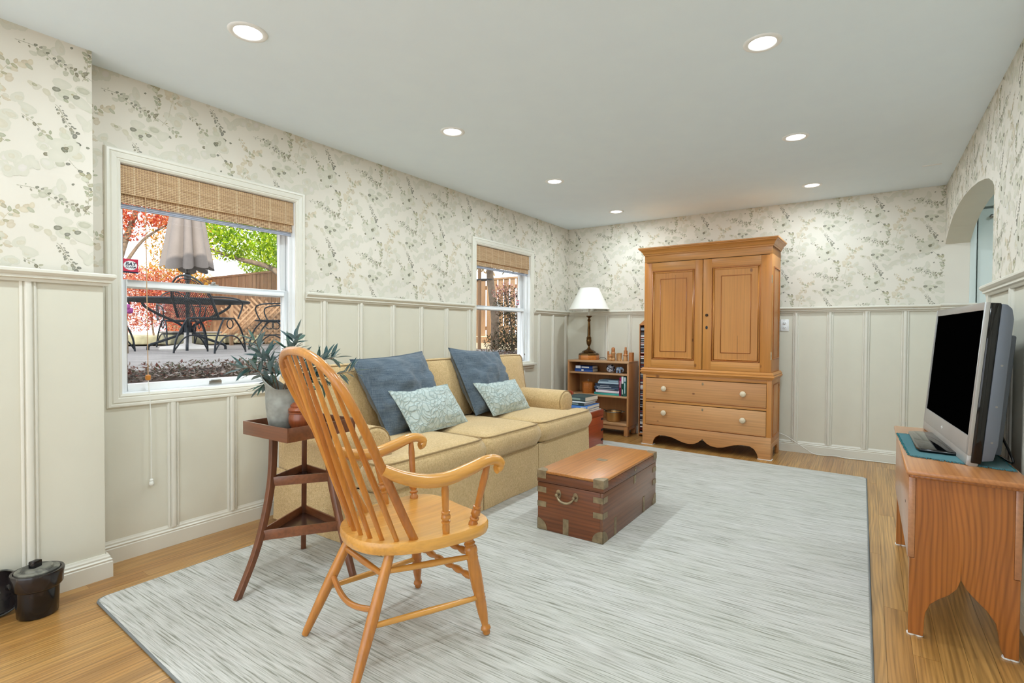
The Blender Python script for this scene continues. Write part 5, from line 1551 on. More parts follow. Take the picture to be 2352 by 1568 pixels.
# ------------------------------------------------------------------ stone vase with olive branches
M['stone'] = plain('grey_stoneware', (150, 150, 142), .75, var=.3, vscale=18, bmp=.5, bscale=40)
vx, vy, vz = .858, 1.400, tz-.0498
vase = thing('stoneware_vase', 'grey stoneware vase with an uneven flared rim on the tray', 'vase', (vx, vy, vz))
mb = MB(); n = 40; V = []; F = []
prof = [(.0,.0),(.044,.0),(.052,.006),(.062,.04),(.069,.08),(.071,.11),(.067,.140),(.060,.160),(.058,.172),(.062,.190),(.068,.203),(.063,.203),(.053,.18),(.052,.16),(.056,.12),(.045,.03),(.0,.02)]
for r, z_ in prof:
    for j in range(n):
        an = 2*PI*j/n
        up_ = max(0, math.cos(an-math.radians(215)))**1.5          # the rim climbs towards the wall side
        k_ = (z_-.10)/.10 if z_ > .10 else 0
        rr = r*(1+.02*noise.noise(Vector((math.cos(an)*1.5, math.sin(an)*1.5, z_*12)))) + .026*up_*k_*(r > .05)
        V.append((vx+rr*math.cos(an), vy+rr*math.sin(an), vz+z_+.060*up_*k_))
for i in range(len(prof)-1):
    for j in range(n): F.append((i*n+j, i*n+(j+1)%n, (i+1)*n+(j+1)%n, (i+1)*n+j))
build('body', mb.add(V, F), M['stone'], vase, smooth=60)
def leaf_mat(name, c1, c2):
    mt, nt, b = new_mat(name)
    oi = N(nt, 'ShaderNodeObjectInfo')
    r = ramp(nt, [(0, lin(c1)), (1, lin(c2))]); L(nt, oi.outputs['Random'], r.inputs[0])
    ge = N(nt, 'ShaderNodeNewGeometry')
    col = mixc(nt, ge.outputs['Backfacing'], r.outputs[0], lin((120, 140, 140)))
    L(nt, col, b.inputs['Base Color']); b.inputs['Roughness'].default_value = .4
    tr = N(nt, 'ShaderNodeBsdfTranslucent'); L(nt, col, tr.inputs[0])
    mx = N(nt, 'ShaderNodeMixShader'); mx.inputs[0].default_value = .15
    L(nt, b.outputs[0], mx.inputs[1]); L(nt, tr.outputs[0], mx.inputs[2]); L(nt, mx.outputs[0], nt.nodes['Material Output'].inputs[0])
    return mt
M['olive'] = leaf_mat('olive_leaf', (38, 74, 78), (80, 108, 88))
M['twig'] = plain('twig', (110, 84, 60), .8)
ov = []; of = []
for i in range(9):
    t = i/8; w_ = .5*math.sin(PI*min(1, t*1.02))**.8*.21 + .002
    dz = -.10*t*t
    ov += [(-w_, t, dz+.035*w_*8), (0, t, dz), (w_, t, dz+.035*w_*8)]
for i in range(8):
    a = i*3; of += [(a,a+1,a+4,a+3),(a+1,a+2,a+5,a+4)]
leaf_me = bpy.data.meshes.new('leaf'); leaf_me.from_pydata(ov, [], of); leaf_me.materials.append(M['olive'])
for q in leaf_me.polygons: q.use_smooth = True
rl = random.Random(21)
def branch(label, pts, nl, size, tipleaf=True):
    t = thing('olive_branch', label, 'branch', pts[0], 0, 'olive branches in the stoneware vase')
    P = spline(pts, 8)
    build('stem', MB().tube(P, [.0032-.002*i/len(P) for i in range(len(P))], 6), M['twig'], t, smooth=60)
    inv = WM[t].inverted()
    nl = int(nl*2.2)
    for k in range(nl):
        f = .30 + .70*(k+.5)/nl
        i = min(int(f*(len(P)-1)), len(P)-2)
        d = (P[i+1]-P[i]).normalized()
        side = Vector((rl.uniform(-1,1), rl.uniform(-1,1), rl.uniform(-.6,1)))
        dr = (d*rl.uniform(.35,.8) + (side - d*side.dot(d)).normalized()*rl.uniform(.6,1)).normalized()
        if k == nl-1 and tipleaf: dr = d
        s = size*1.28*rl.uniform(.7,1.25)
        up = Vector((rl.uniform(-.5,.5), rl.uniform(-.5,.5), 1)); xa = dr.cross(up).normalized(); za = xa.cross(dr)
        Mx = Matrix((xa, dr, za)).transposed()
        o = bpy.data.objects.new('leaf', leaf_me); COL.objects.link(o); o.parent = t
        o.matrix_local = Matrix.Translation(inv @ (P[i].lerp(P[i+1], .5))) @ Mx.to_4x4() @ Matrix.Diagonal((s*1.05, s, s, 1))
    return t
vb = Vector((vx, vy, vz+.09))
def vp(dx, dy, dz): return tuple(vb + Vector((dx, dy, dz)))
branch('olive branch reaching up and left in front of the window', [vp(-.02,-.01,0), vp(-.04,-.02,.14), vp(-.085,-.045,.25), vp(-.125,-.065,.335)], 15, .060)
branch('olive branch drooping low towards the window sill', [vp(-.02,-.02,.02), vp(-.05,-.05,.15), vp(-.105,-.085,.205), vp(-.145,-.115,.20)], 13, .062)
branch('upright olive branch topped by two broad leaves', [vp(.0,.01,.02), vp(.012,.025,.18), vp(.018,.04,.28), vp(.025,.05,.345)], 15, .064)
branch('olive branch arching right over the sofa arm', [vp(.02,.02,.02), vp(.06,.07,.17), vp(.09,.135,.235), vp(.115,.20,.25)], 16, .058)
branch('olive branch with long thin leaves spreading right', [vp(.02,.01,.0), vp(.05,.05,.13), vp(.10,.12,.165), vp(.15,.205,.175), vp(.18,.265,.185)], 15, .056)
branch('short olive branch bending forward over the vase rim', [vp(.01,-.02,.05), vp(.045,-.01,.15), vp(.085,.025,.155), vp(.11,.06,.11)], 12, .058)
branch('short dense olive branch behind the chair hoop', [vp(.0,.0,.04), vp(.01,.03,.16), vp(.05,.08,.20), vp(.07,.11,.19)], 14, .060)
branch('olive sprig hanging over the left of the vase', [vp(-.02,-.015,.07), vp(-.05,-.035,.145), vp(-.075,-.06,.12)], 8, .055)
branch('olive branch rising straight behind the chair hoop top', [vp(-.01,.01,.03), vp(-.015,.03,.17), vp(-.03,.045,.25), vp(-.045,.055,.305)], 12, .056)
branch('bushy olive branch in the middle of the vase', [vp(.01,.0,.05), vp(.03,.01,.16), vp(.05,.02,.215), vp(.075,.035,.25)], 13, .056)
branch('olive branch leaning towards the sofa back, low in the bunch', [vp(.0,.02,.05), vp(.03,.07,.13), vp(.06,.13,.15), vp(.09,.18,.13)], 12, .056)
branch('olive branch filling the left of the bunch under the tall one', [vp(-.02,.0,.06), vp(-.05,-.005,.165), vp(-.085,-.01,.225), vp(-.105,-.02,.265)], 12, .056)
# turned lidded jar and a small lid lying on the tray
M['jarwood'] = wood('turned_jar_wood', (164, 86, 46), (130, 62, 32), 'Z', .3, .35, across=12, along=3, rings=10, ringmix=.15)
jx, jy = .955, 1.432
jar = thing('lidded_jar', 'red-brown turned wooden jar with ribbed lid beside the stoneware vase', 'jar', (jx, jy, tz-.0498))
jz = tz-.0498
build('body', MB().lathe([(0,0),(.030,0),(.034,.004),(.030,.010),(.046,.024),(.055,.048),(.056,.075),(.052,.092),(.056,.094),(.057,.100),(.053,.102),(0,.102)], 32, (jx,jy,jz)), M['jarwood'], jar, smooth=40)
jl = build('lid', MB().lathe([(0,.1025),(.055,.1025),(.058,.108),(.056,.114),(.046,.122),(.048,.128),(.040,.138),(.022,.148),(.010,.156),(0,.158)], 32, (jx,jy,jz)), M['jarwood'], jar, smooth=40)
build('finial', MB().lathe([(.009,.155),(.006,.164),(.011,.172),(.013,.182),(.008,.192),(0,.196)], 18, (jx,jy,jz)), M['jarwood'], jl, smooth=50)
dl = thing('small_dish', 'small flat turned wooden dish lying on the tray right of the jar', 'dish', (1.018, 1.545, jz))
build('bowl', MB().lathe([(0,0),(.020,0),(.030,.006),(.036,.014),(.034,.018),(.024,.024),(.008,.030),(0,.031)], 28, (1.010,1.545,jz)), M['ch_x'], dl, smooth=40)
build('foot', MB().lathe([(.012,.0),(.018,.0),(.018,.003),(.012,.003)], 20, (1.010,1.545,jz)), M['jarwood'], dl)

# ------------------------------------------------------------------ plank bench under the television
def bench_wood(axis): return wood('elm_bench_'+axis.lower(), (200, 128, 58), (162, 92, 36), axis, .28, .35, across=4.5, along=1.6, ringmix=.5, fine=.45, lines=.017, warp=46)
M['elm_z'] = bench_wood('Z'); M['elm_y'] = wood('elm_top_glare', (200, 138, 84), (176, 108, 60), 'Y', .25, .4, across=5, along=.8, ringmix=.2, fine=.3, lines=.02, warp=16)  # top is paler and pinker, with its glare put into the colour
M['elm_f'] = wood('elm_front_glare', (186, 132, 92), (168, 110, 74), 'Y', .28, .4, across=5, along=.8, rings=20, ringmix=.15, fine=.3)  # apron boards paled: glare on the front is in the colour
bn = thing('plank_bench', 'old elm plank bench with shaped ends carrying the television', 'bench', (3.41, 3.05, 0))
def end_poly():
    L0 = [(3.252,.006),(3.299,.006),(3.301,.070),(3.304,.100),(3.318,.136),(3.340,.160),(3.372,.186),(3.394,.214),(3.4045,.250),(3.4055,.292),(3.4065,.250)]
    R_ = [(3.420,.222),(3.444,.194),(3.478,.160),(3.504,.120),(3.513,.075),(3.517,.035),(3.528,.006),(3.566,.006)]
    return L0 + R_ + [(3.566,.292),(3.548,.292),(3.548,.612),(3.268,.612),(3.268,.300),(3.252,.300)]
for yy in (2.520, 3.555):
    eb = build('end_board', MB().prism(end_poly(), (0,yy,0), (1,0,0), (0,0,1), (0,1,0), .028), M['elm_z'], bn, bevel=.002, seg=1)
    for gx in (3.262, 3.287, 3.536, 3.556):
        build('felt_pad', MB().lathe([(.0,0),(.014,0),(.014,.0055),(0,.0055)], 16, (gx,yy+.014,.0003)), M['white'], eb)
fa = build('front_apron', MB().box(3.246,3.2675,2.519,3.600,.302,.612), M['elm_f'], bn, bevel=.002)
build('peg_hole', MB().lathe([(0,0),(.006,0),(.006,.001),(0,.001)], 12, (3.2459,2.70,.47), rot('Y', -PI/2)), M['black'], fa)
build('rear_apron', MB().box(3.5485,3.568,2.519,3.600,.294,.612), M['elm_f'], bn, bevel=.002)
build('top_moulding', MB().box(3.250,3.572,2.505,3.615,.6125,.626), M['elm_z'], bn, bevel=.004)
build('top', MB().box(3.236,3.590,2.480,3.640,.6265,.646), M['elm_y'], bn, bevel=.006, seg=3)

# ------------------------------------------------------------------ teal mat with fringe
M['teal'] = fabric('teal_weave', (40, 124, 128), (24, 100, 112), 420, blotch=.2)
mz = .6465
mat_ = thing('place_mat', 'teal woven mat with ragged fringe under the television', 'mat', (3.43, 3.02, mz))
mc = [Vector((3.262,2.775,0)), Vector((3.575,2.690,0)), Vector((3.560,3.330,0)), Vector((3.243,3.350,0))]
mb = MB(); V = []; F = []; nu, nv = 16, 24
for side in (0,1):
    for j in range(nv+1):
        for i in range(nu+1):
            u_, v_ = i/nu, j/nv
            p = (mc[0]*(1-u_)+mc[1]*u_)*(1-v_) + (mc[3]*(1-u_)+mc[2]*u_)*v_
            e_ = .003*math.sin(u_*23)*(abs(v_-.5) > .49) + .003*math.sin(v_*31)*(abs(u_-.5) > .49)
            V.append((p.x+e_, p.y+e_, mz+.0004 + (.0022+.0012*abs(noise.noise(Vector((u_*9,v_*12,0)))))*(1-side)))
m_ = (nu+1)*(nv+1)
for j in range(nv):
    for i in range(nu):
        a = j*(nu+1)+i; F.append((a,a+1,a+nu+2,a+nu+1)); F.append((m_+a,m_+a+nu+1,m_+a+nu+2,m_+a+1))
for j in range(nv):
    a = j*(nu+1); F.append((a,a+nu+1,m_+a+nu+1,m_+a)); a += nu; F.append((a,m_+a,m_+a+nu+1,a+nu+1))
for i in range(nu):
    F.append((i,m_+i,m_+i+1,i+1)); a = nv*(nu+1)+i; F.append((a,a+1,m_+a+1,m_+a))
build('cloth', mb.add(V, F), M['teal'], mat_, smooth=60)
fr_ = MB(); rg = random.Random(4)
def fringe(p, q, n, out, ln):
    for k in range(n):
        a = p.lerp(q, (k+rg.random())/n); o_ = Vector(out)*ln*rg.uniform(.6,1.3) + (q-p).normalized()*rg.uniform(-.006,.006)
        b = a + o_
        fr_.tube([(a.x,a.y,mz+.0024), ((a.x+b.x)/2,(a.y+b.y)/2,mz+.0032), (b.x,b.y,mz+.0012)], [.0013,.0012,.0007], 4)
fringe(mc[0], mc[1], 170, (0,-1,0), .022); fringe(mc[3], mc[2], 70, (0,1,0), .013)
fringe(mc[0], mc[3], 90, (-1,0,0), .008); fringe(mc[1], mc[2], 90, (1,.1,0), .006)
fo = build('fringe', fr_, M['teal'], mat_); fo['kind'] = 'stuff'

# ------------------------------------------------------------------ television (local: x along the screen to its left, y out of the screen, z up)
M['tvfront'] = plain('brushed_silver', (172, 170, 166), .36, .35, .04)
M['tvgloss'] = plain('gloss_black', (8, 8, 9), .06, 0, .05)
M['tvback'] = plain('grey_shell', (104, 110, 120), .45, .2, .04)
M['screen'] = plain('black_screen', (2, 2, 2), .6, 0, 0, spec=.0)
tv = thing('television', 'older flat television with silver frame and black screen on the bench', 'television', (3.455, 3.135, mz+.004))
tw, thh = .935, .600
ang = math.radians(4.3); tilt = math.radians(4.6)
fx = Vector((-math.sin(ang), math.cos(ang), 0)); fn = Vector((-math.cos(ang), -math.sin(ang), 0))
fu = Vector((0,0,1))*math.cos(tilt) - fn*math.sin(tilt); fo_ = fx.cross(fu); fo_ = fo_ if fo_.dot(fn) > 0 else -fo_
o0 = Vector((3.436, 2.690, .690))
T = Matrix((fx, fo_, fu)).transposed()
def tvb(x0,x1,y0,y1,z0,z1):
    mb = MB().box(x0,x1,y0,y1,z0,z1); mb.v = [tuple(o0 + T @ Vector(p)) for p in mb.v]; return mb
def tvx(mb): mb.v = [tuple(o0 + T @ Vector(p)) for p in mb.v]; return mb
bt, bs_, bb = .030, .026, .072
fm = MB()
for q in ((0,bs_,0,thh),(tw-bs_,tw,0,thh)): fm.box(q[0],q[1],-.012,0,q[2],q[3])
fm.box(bs_,tw-bs_,-.012,0,0,bb).box(bs_,tw-bs_,-.012,0,thh-bt,thh)
build('bezel', tvx(fm), M['tvfront'], tv, bevel=.003)
build('screen', tvb(bs_-.004,tw-bs_+.004,-.010,-.004,bb-.004,thh-bt+.004), M['screen'], tv)
build('speaker_bar', tvx(MB().prism([(0,0),(0,-.040),(-.018,-.048),(-.036,-.040),(-.040,-.010),(-.04,0)], (.004,0,0), (0,1,0), (0,0,1), (1,0,0), tw-.008)), M['tvfront'], tv, bevel=.003)
build('side_band', tvb(.0015,tw-.0015,-.045,-.0125,-.03,thh-.0015), M['tvgloss'], tv, bevel=.004)
build('rear_shell', tvx(MB().prism([(-.0455,-.02),(-.0455,thh-.004),(-.062,thh-.006),(-.078,thh-.022),(-.086,thh-.06),(-.088,.05),(-.080,-.01)], (.003,0,0), (0,1,0), (0,0,1), (1,0,0), tw-.006)), M['tvback'], tv, bevel=.004)
bp_ = build('rear_hump', tvb(.10,tw-.10,-.125,-.086,.0,thh-.12), M['tvback'], tv, bevel=.008)
for zz in (.06,.20,.36): build('screw', tvx(MB().lathe([(0,0),(.004,0),(.004,.001),(0,.0012)], 10, (.0028,-.068,zz), rot('Y', -PI/2))), M['steel'], bp_)
build('logo', tvx(MB().lathe([(0,0),(.008,0),(.008,.0006),(0,.0006)], 14, (tw*.52,.0002,.034), rot('X', -PI/2)).box(tw*.52-.016,tw*.52+.016,.0002,.0008,.0315,.0365)), M['white'], tv)
build('neck', MB().box(3.468,3.520,3.02,3.25,mz+.012,.74), M['tvgloss'], tv, bevel=.004)
sbase = MB()
sp4 = [(3.290,2.905),(3.300,2.870),(3.515,2.845),(3.545,2.875),(3.560,3.36),(3.53,3.385),(3.31,3.385),(3.285,3.35)]
sbase.prism(sp4, (0,0,mz+.0042), (1,0,0), (0,1,0), (0,0,1), .014)
build('stand_base', sbase, M['tvgloss'], tv, bevel=.005, seg=3)
build('power_cord', MB().tube(spline([(3.535,2.95,.80),(3.556,2.86,.76),(3.575,2.80,.70),(3.583,2.775,.664),(3.575,2.83,.658),(3.57,2.9,.658)], 6), .0045, 8), M['black'], tv, smooth=60)

# ------------------------------------------------------------------ black crock and a made-up pan by the jog
M['crock'] = speckle('black_glaze', (16, 15, 17), (40, 34, 34), 9, .16)
M['crock_in'] = speckle('worn_lid', (66, 66, 60), (120, 118, 106), 16, .5)
kx, ky = .318, .652
ck_ = thing('lidded_crock', 'black glazed stoneware crock with a worn flat lid on the floor', 'crock', (kx, ky, 0))
CR = lambda pr: [(r*.85, z*.94) for r, z in pr]
build('body', MB().lathe(CR([(0,.001),(.072,.001),(.077,.006),(.080,.06),(.083,.118),(.090,.122),(.096,.130),(.098,.165),(.102,.186),(.099,.192),(.088,.192),(.086,.184),(0,.182)]), 40, (kx,ky,0)), M['crock'], ck_, smooth=45)
lk_ = build('lid', MB().lathe(CR([(0,.1835),(.084,.1835),(.084,.196),(.074,.201),(.070,.199),(.062,.200),(.058,.207),(.050,.208),(0,.206)]), 36, (kx,ky,0)), M['crock_in'], ck_, smooth=40)
build('knob', MB().obox((kx-.002,ky-.006,.206), (.026,.036,.030), rot('Z', .5)), M['crock'], lk_, bevel=.004)
build('lug', MB().rbox((kx-.040,ky-.072,.127), (.042,.026,.026), .010, 3, M=rot('Z', .4)), M['crock'], ck_, smooth=60)
pan_c = Vector((.2105, .550, .093)); Mp = rot('Y', PI/2-.20)
pn = thing('pan_stand_in', 'dark round pan shape standing in for an unidentified object behind the black crock', 'pan', (.215, .550, 0))  # object not identified; pan shape made up to fit behind the crock
build('pan_body', MB().lathe([(0,-.006),(.082,-.006),(.088,.0),(.090,.016),(.086,.017),(.082,.004),(0,.002)], 36, pan_c, Mp), M['crock'], pn, smooth=45)
build('pan_rim', MB().tube([pan_c + Mp @ Vector((.088*math.cos(2*PI*k/36), .088*math.sin(2*PI*k/36), .017)) for k in range(36)], .0035, 8, closed=True), M['crock_in'], pn, smooth=60)
build('pan_boss', MB().lathe([(0,.002),(.012,.002),(.010,.006),(0,.007)], 16, pan_c, Mp), M['crock_in'], pn, smooth=50)
# ------------------------------------------------------------------ garden outside the windows (ground is nearly level with the sills)
GZ = .89
M['concrete'] = plain('patio_concrete', (138, 134, 131), .85, var=.16, vscale=2.5, bmp=.2, bscale=30)
M['soil'] = plain('soil', (70, 56, 46), .95, var=.3, vscale=20, bmp=.5, bscale=30)
M['gravel'] = plain('dry_soil', (196, 176, 140), .95, var=.12, vscale=5)
M['fence'] = wood('weathered_fence', (176, 142, 108), (138, 106, 78), 'Z', .85, 0, across=9, along=.7, rings=12, ringmix=.25)
M['stonewall'] = plain('mossy_stone', (150, 146, 120), .9, var=.25, vscale=7, bmp=.6, bscale=14)
M['leafy'] = attr_mat('leaf_colour', .6, .45)
M['bark'] = plain('bark', (120, 104, 88), .9, var=.3, vscale=14, bmp=.6, bscale=30)
patio = struct('patio', MB().box(-8.2, -.95, -4, 9, GZ-.3, GZ-.03), M['soil'])
for i, xa in enumerate((-.95, -2.45, -3.95, -5.45)):
    for j in range(5):
        ya = -1.6 + j*1.6
        o = build('paving_slab', MB().box(xa-1.49, xa, ya, ya+1.59, GZ-.05, GZ), M['concrete'], patio)
struct('garden_bed', MB().prism([(-.16,.60),(-.16,.835),(-.60,.865),(-.955,.875),(-.955,.60)], (0,-3,0), (1,0,0), (0,0,1), (0,1,0), 14), M['soil'])
struct('garden_ground', MB().box(-30, -8.2, -20, 30, .5, 1.02).box(-8.2, -.96, 6.4, 30, .5, .90), M['gravel'])
M['bounce_pale'] = plain('bounce_pale_coat', (226, 228, 230), .85, var=.05)
struct('bounce_ground', MB().box(-6, 12, -14, REAR-.1, -.3, -.03), M['bounce_pale'])  # unseen ground, made pale to bounce light up to the ceiling

def leaves(name, parent, blobs, n, size, cols, seed, flat=0.0, mat=None):
    """many small pointed leaves scattered through ellipsoids"""
    r = random.Random(seed); V = []; F = []; Cc = []
    wsum = [b[3]*b[4]*b[5] for b in blobs]
    for k in range(n):
        b = r.choices(blobs, wsum)[0]
        while True:
            p = Vector((r.uniform(-1,1), r.uniform(-1,1), r.uniform(-1,1)))
            if .15 < p.length < 1: break
        c = Vector((b[0]+p.x*b[3], b[1]+p.y*b[4], b[2]+p.z*b[5]))
        d = Vector((r.uniform(-1,1), r.uniform(-1,1), r.uniform(-1,1)*(1-flat))).normalized()
        s = d.cross(Vector((r.uniform(-.4,.4), r.uniform(-.4,.4), 1))).normalized()
        l = size*r.uniform(.6,1.3); w = l*r.uniform(.32,.5)
        u_ = d.cross(s)*l*.15
        o = len(V)
        V += [c-d*l*.5, c+s*w*.5+u_, c+d*l*.5, c-s*w*.5+u_]
        F.append((o,o+1,o+2,o+3))
        q = lin(r.choice(cols)); m_ = r.uniform(.75,1.2)
        Cc += [(q[0]*m_, q[1]*m_, q[2]*m_, 1)]*4
    mb = MB(); mb.v = [tuple(p) for p in V]; mb.f = F; mb.col = Cc
    pw = WM.get(parent)
    me = bpy.data.meshes.new(name)
    inv = pw.inverted() if pw else Matrix.Identity(4)
    me.from_pydata([tuple(inv @ Vector(p)) for p in mb.v], [], mb.f)
    at = me.color_attributes.new('col', 'FLOAT_COLOR', 'POINT')
    flatc = [x for c in Cc for x in c]; at.data.foreach_set('color', flatc)
    me.materials.append(mat or M['leafy'])
    o = build(name, None, parent=parent, mesh=me)
    o['kind'] = 'stuff'
    return o
def trunk_tree(name, label, base, paths, cat='tree', group=None):
    t = thing(name, label, cat, base, 0, group)
    for i, (pl, r0, r1) in enumerate(paths):
        P = spline(pl, 6)
        build('trunk' if i == 0 else 'branch', MB().tube(P, [r0+(r1-r0)*k/(len(P)-1) for k in range(len(P))], 10), M['bark'], t, smooth=60)
    return t
RED = [(212,104,72),(226,130,90),(196,84,66),(236,160,110),(216,110,76),(240,186,140)]
PINK = [(206,120,104),(190,92,80),(222,150,120),(232,176,140),(180,80,66),(214,128,90)]
YEL = [(226,190,70),(240,206,100),(206,160,60),(226,150,70),(176,160,70)]
GRN = [(176,206,40),(206,224,64),(150,186,36),(190,210,80),(120,160,40)]
DGR = [(52,62,40),(70,76,50),(88,80,56),(44,50,36),(100,84,64),(120,92,76)]
t = trunk_tree('maple_tree', 'red-leaved maple at the upper left of the big window', (-9.6,4.1,1.0), [([(-9.6,4.1,1.02),(-9.55,4.2,2.2),(-9.4,4.4,3.2),(-9.3,4.7,4.2)], .09, .04), ([(-9.5,4.25,2.3),(-9.3,4.6,3.0),(-9.0,5.0,3.4)], .04, .015), ([(-9.5,4.25,2.4),(-9.8,4.0,3.1),(-10.0,3.9,3.9)], .04, .015)])
leaves('foliage', t, [(-9.3,4.7,3.75,1.1,1.0,.42),(-9.7,4.2,3.25,.7,.6,.30),(-9.0,5.1,3.55,.6,.6,.3),(-9.5,4.4,4.4,1.2,1.2,.5),(-9.9,3.9,3.6,.8,.7,.5)], 7500, .095, RED, 1)
t = trunk_tree('golden_tree', 'yellow autumn tree behind the closed umbrella', (-10.6,6.0,1.0), [([(-10.6,6.0,1.02),(-10.5,6.0,2.4),(-10.4,6.1,4.2)], .10, .04), ([(-10.5,6.0,2.2),(-10.0,5.8,3.2)], .04, .015)])
leaves('foliage', t, [(-10.3,5.8,3.3,.8,.8,.8),(-9.9,5.5,2.6,.6,.6,.45),(-10.6,6.3,4.2,1,1,.7),(-10.4,5.6,2.3,.9,.9,.5)], 6500, .09, YEL, 2)
t = thing('red_hedge', 'low pinkish red shrub hedge behind the patio table', 'hedge', (-9.4,4.4,1.02))
build('stems', MB().tube([(-9.4,4.0,1.02),(-9.4,4.1,1.9)], .02, 6).tube([(-9.3,4.8,1.02),(-9.3,4.7,1.9)], .02, 6).tube([(-9.6,3.4,1.02),(-9.6,3.4,1.8)], .02, 6), M['bark'], t)
leaves('foliage', t, [(-9.4,3.4,1.65,.6,.8,.60),(-9.4,4.4,1.75,.6,.8,.65),(-9.2,5.3,1.60,.5,.7,.55),(-9.6,4.6,2.1,.5,1.3,.4)], 13000, .07, PINK, 3)
t = trunk_tree('lime_tree', 'bright yellow-green leafy tree right of the closed umbrella', (-6.2,6.0,.9), [([(-6.2,6.05,.90),(-6.3,6.0,1.9),(-6.5,5.8,2.35),(-7.0,5.4,2.55),(-7.6,5.1,2.75)], .08, .03), ([(-6.4,5.9,2.25),(-6.2,5.8,2.7),(-6.3,5.7,3.4)], .05, .02), ([(-6.3,6.0,2.1),(-5.7,6.0,2.45),(-5.2,6.0,2.5)], .045, .02)])
leaves('foliage', t, [(-6.9,5.45,3.05,.75,.55,.42),(-6.2,5.9,3.0,.6,.4,.45),(-7.4,5.1,3.2,.5,.5,.4),(-6.6,5.6,3.7,1.1,.8,.5),(-6.3,5.85,2.65,.7,.3,.25),(-7.2,5.3,2.75,.5,.4,.25),(-8.2,6.9,2.9,1.6,.5,.6),(-7.6,7.3,2.45,2.4,.5,.42)], 11000, .11, GRN, 4)
t = thing('green_hedge', 'tall green hedge continuing left of the red shrubs', 'hedge', (-10.2,.4,1.02))
build('stems', MB().tube([(-10.2,-1,1.02),(-10.2,-1,2.2)], .03, 6).tube([(-10.2,.8,1.02),(-10.2,.8,2.2)], .03, 6).tube([(-10.2,2.2,1.02),(-10.2,2.2,2.2)], .03, 6), M['bark'], t)
leaves('foliage', t, [(-10.2,-1.2,2.0,.7,1.3,1.1),(-10.2,.9,2.1,.7,1.2,1.2),(-10.2,2.4,1.9,.6,.9,1.0)], 7000, .10, [(110,140,60),(140,160,70),(170,170,80),(90,120,56)], 14)
# stone edging of the raised bed
sw_ = thing('stone_edging', 'low mossy stone edging at the back of the patio', 'low wall', (-8.1,4,GZ))
rs = random.Random(9); y = -.5
while y < 9:
    l = rs.uniform(.45,.9); h_ = rs.uniform(.16,.21)
    build('stone', MB().rbox((-8.02,y+l/2,GZ+h_/2), (.38,l-.015,h_), .03, 3), M['stonewall'], sw_, smooth=60)
    y += l
ub = thing('stone_block', 'large grey-green stone block standing on the patio edging', 'stone block', (-7.55,4.75,GZ))
build('block', MB().rbox((-7.55,4.75,GZ+.11), (.30,.95,.22), .03, 4, (.01,.01,.01)), M['stonewall'], ub, smooth=50)
build('cap_stone', MB().rbox((-7.55,4.75,GZ+.235), (.34,.99,.03), .012, 3), M['concrete'], ub, smooth=50)
# plank fence behind the patio
def fence(name, label, x0, x1, y, z0, z1, w, gap, seed):
    t = thing(name, label, 'fence', ((x0+x1)/2, y, z0))
    r = random.Random(seed); x_ = x0
    src = build('fence_board', MB().box(0, w, -.01, .01, z0, z1), M['fence'], None)
    src.parent = t; src.location = (-(x0+x1)/2, -y, -z0); base = src.location.copy(); first = True
    while x_ < x1:
        o = src if first else copies('fence_board', src, t, [(0,0,0)])[0]
        o.location = base + Vector((x_, y + r.uniform(-.006,.006), r.uniform(-.012,.012))); first = False
        x_ += w + gap*r.uniform(.6,1.4)
    build('fence_rail', MB().box(x0,x1,y+.012,y+.05,z0+.15,z0+.24), M['fence'], t)
    build('fence_rail', MB().box(x0,x1,y+.012,y+.05,z1-.24,z1-.15), M['fence'], t)
    build('fence_cap', MB().box(x0,x1,y-.03,y+.05,z1-.02,z1+.02), M['fence'], t)
    return t
fence('plank_fence', 'weathered plank fence behind the patio chairs', -12.4, -3.2, 6.3, .92, 2.42, .135, .012, 1)
fb = fence('gapped_fence', 'brown board fence with bright gaps seen through the far window', -6.6, -1.4, 9.7, 1.05, 2.38, .125, .034, 2)
build('kick_board', MB().box(-6.6,-1.4,9.67,9.70,.90,1.04), M['fence'], fb)
# lattice
la = thing('lattice_screen', 'slanted wooden lattice screen at the right of the big window view', 'lattice', (-5.75,5.5,GZ))
ls = .82; c0 = Vector((-5.85,5.42,1.32)); du = Vector((.83,.56,0)).normalized(); dv = Vector((0,0,1))
for s in (-1, 1):
    for k in range(-7, 8):
        off = k*.105; mid = c0 + du*(off if True else 0) + (dv*0)
        dd = (du*s+dv).normalized(); nn_ = du.cross(dv)
        lim = .62 - abs(off)*.35
        R3 = Matrix((dd, nn_, dd.cross(nn_))).transposed()
        build('lattice_slat', MB().obox(mid + nn_*.008*s, (lim*2, .008, .032), R3), M['fence'], la)
build('lattice_post', MB().obox(c0 + du*(-.80) + Vector((0,0,.0)), (.05,.05,.88), Matrix.Identity(3)), M['fence'], la)

# ------------------------------------------------------------------ patio set
M['umb'] = plain('umbrella_cloth', (124, 116, 111), .85, var=.05)
M['polegrey'] = plain('pole_bronze', (74, 70, 68), .4, .6)
M['lightstone'] = plain('umbrella_base_stone', (214, 210, 204), .7)
ux, uy = -4.74, 3.455
um = thing('patio_umbrella', 'closed grey-brown patio umbrella outside the big window', 'umbrella', (ux, uy, GZ))
build('pole', MB().tube([(ux,uy,GZ+.02),(ux,uy,3.5)], .026, 14), M['polegrey'], um, smooth=50)
build('base', MB().lathe([(0,0),(.34,0),(.345,.02),(.32,.045),(.10,.075),(.05,.09),(.045,.30),(.03,.30),(0,.30)], 40, (ux,uy,GZ)), M['lightstone'], um, smooth=40)
build('collar', MB().lathe([(.027,0),(.045,.01),(.045,.06),(.030,.10),(.027,.10)], 16, (ux,uy,1.86)), M['polegrey'], um, smooth=50)
mb = MB(); n = 96; V = []; F = []
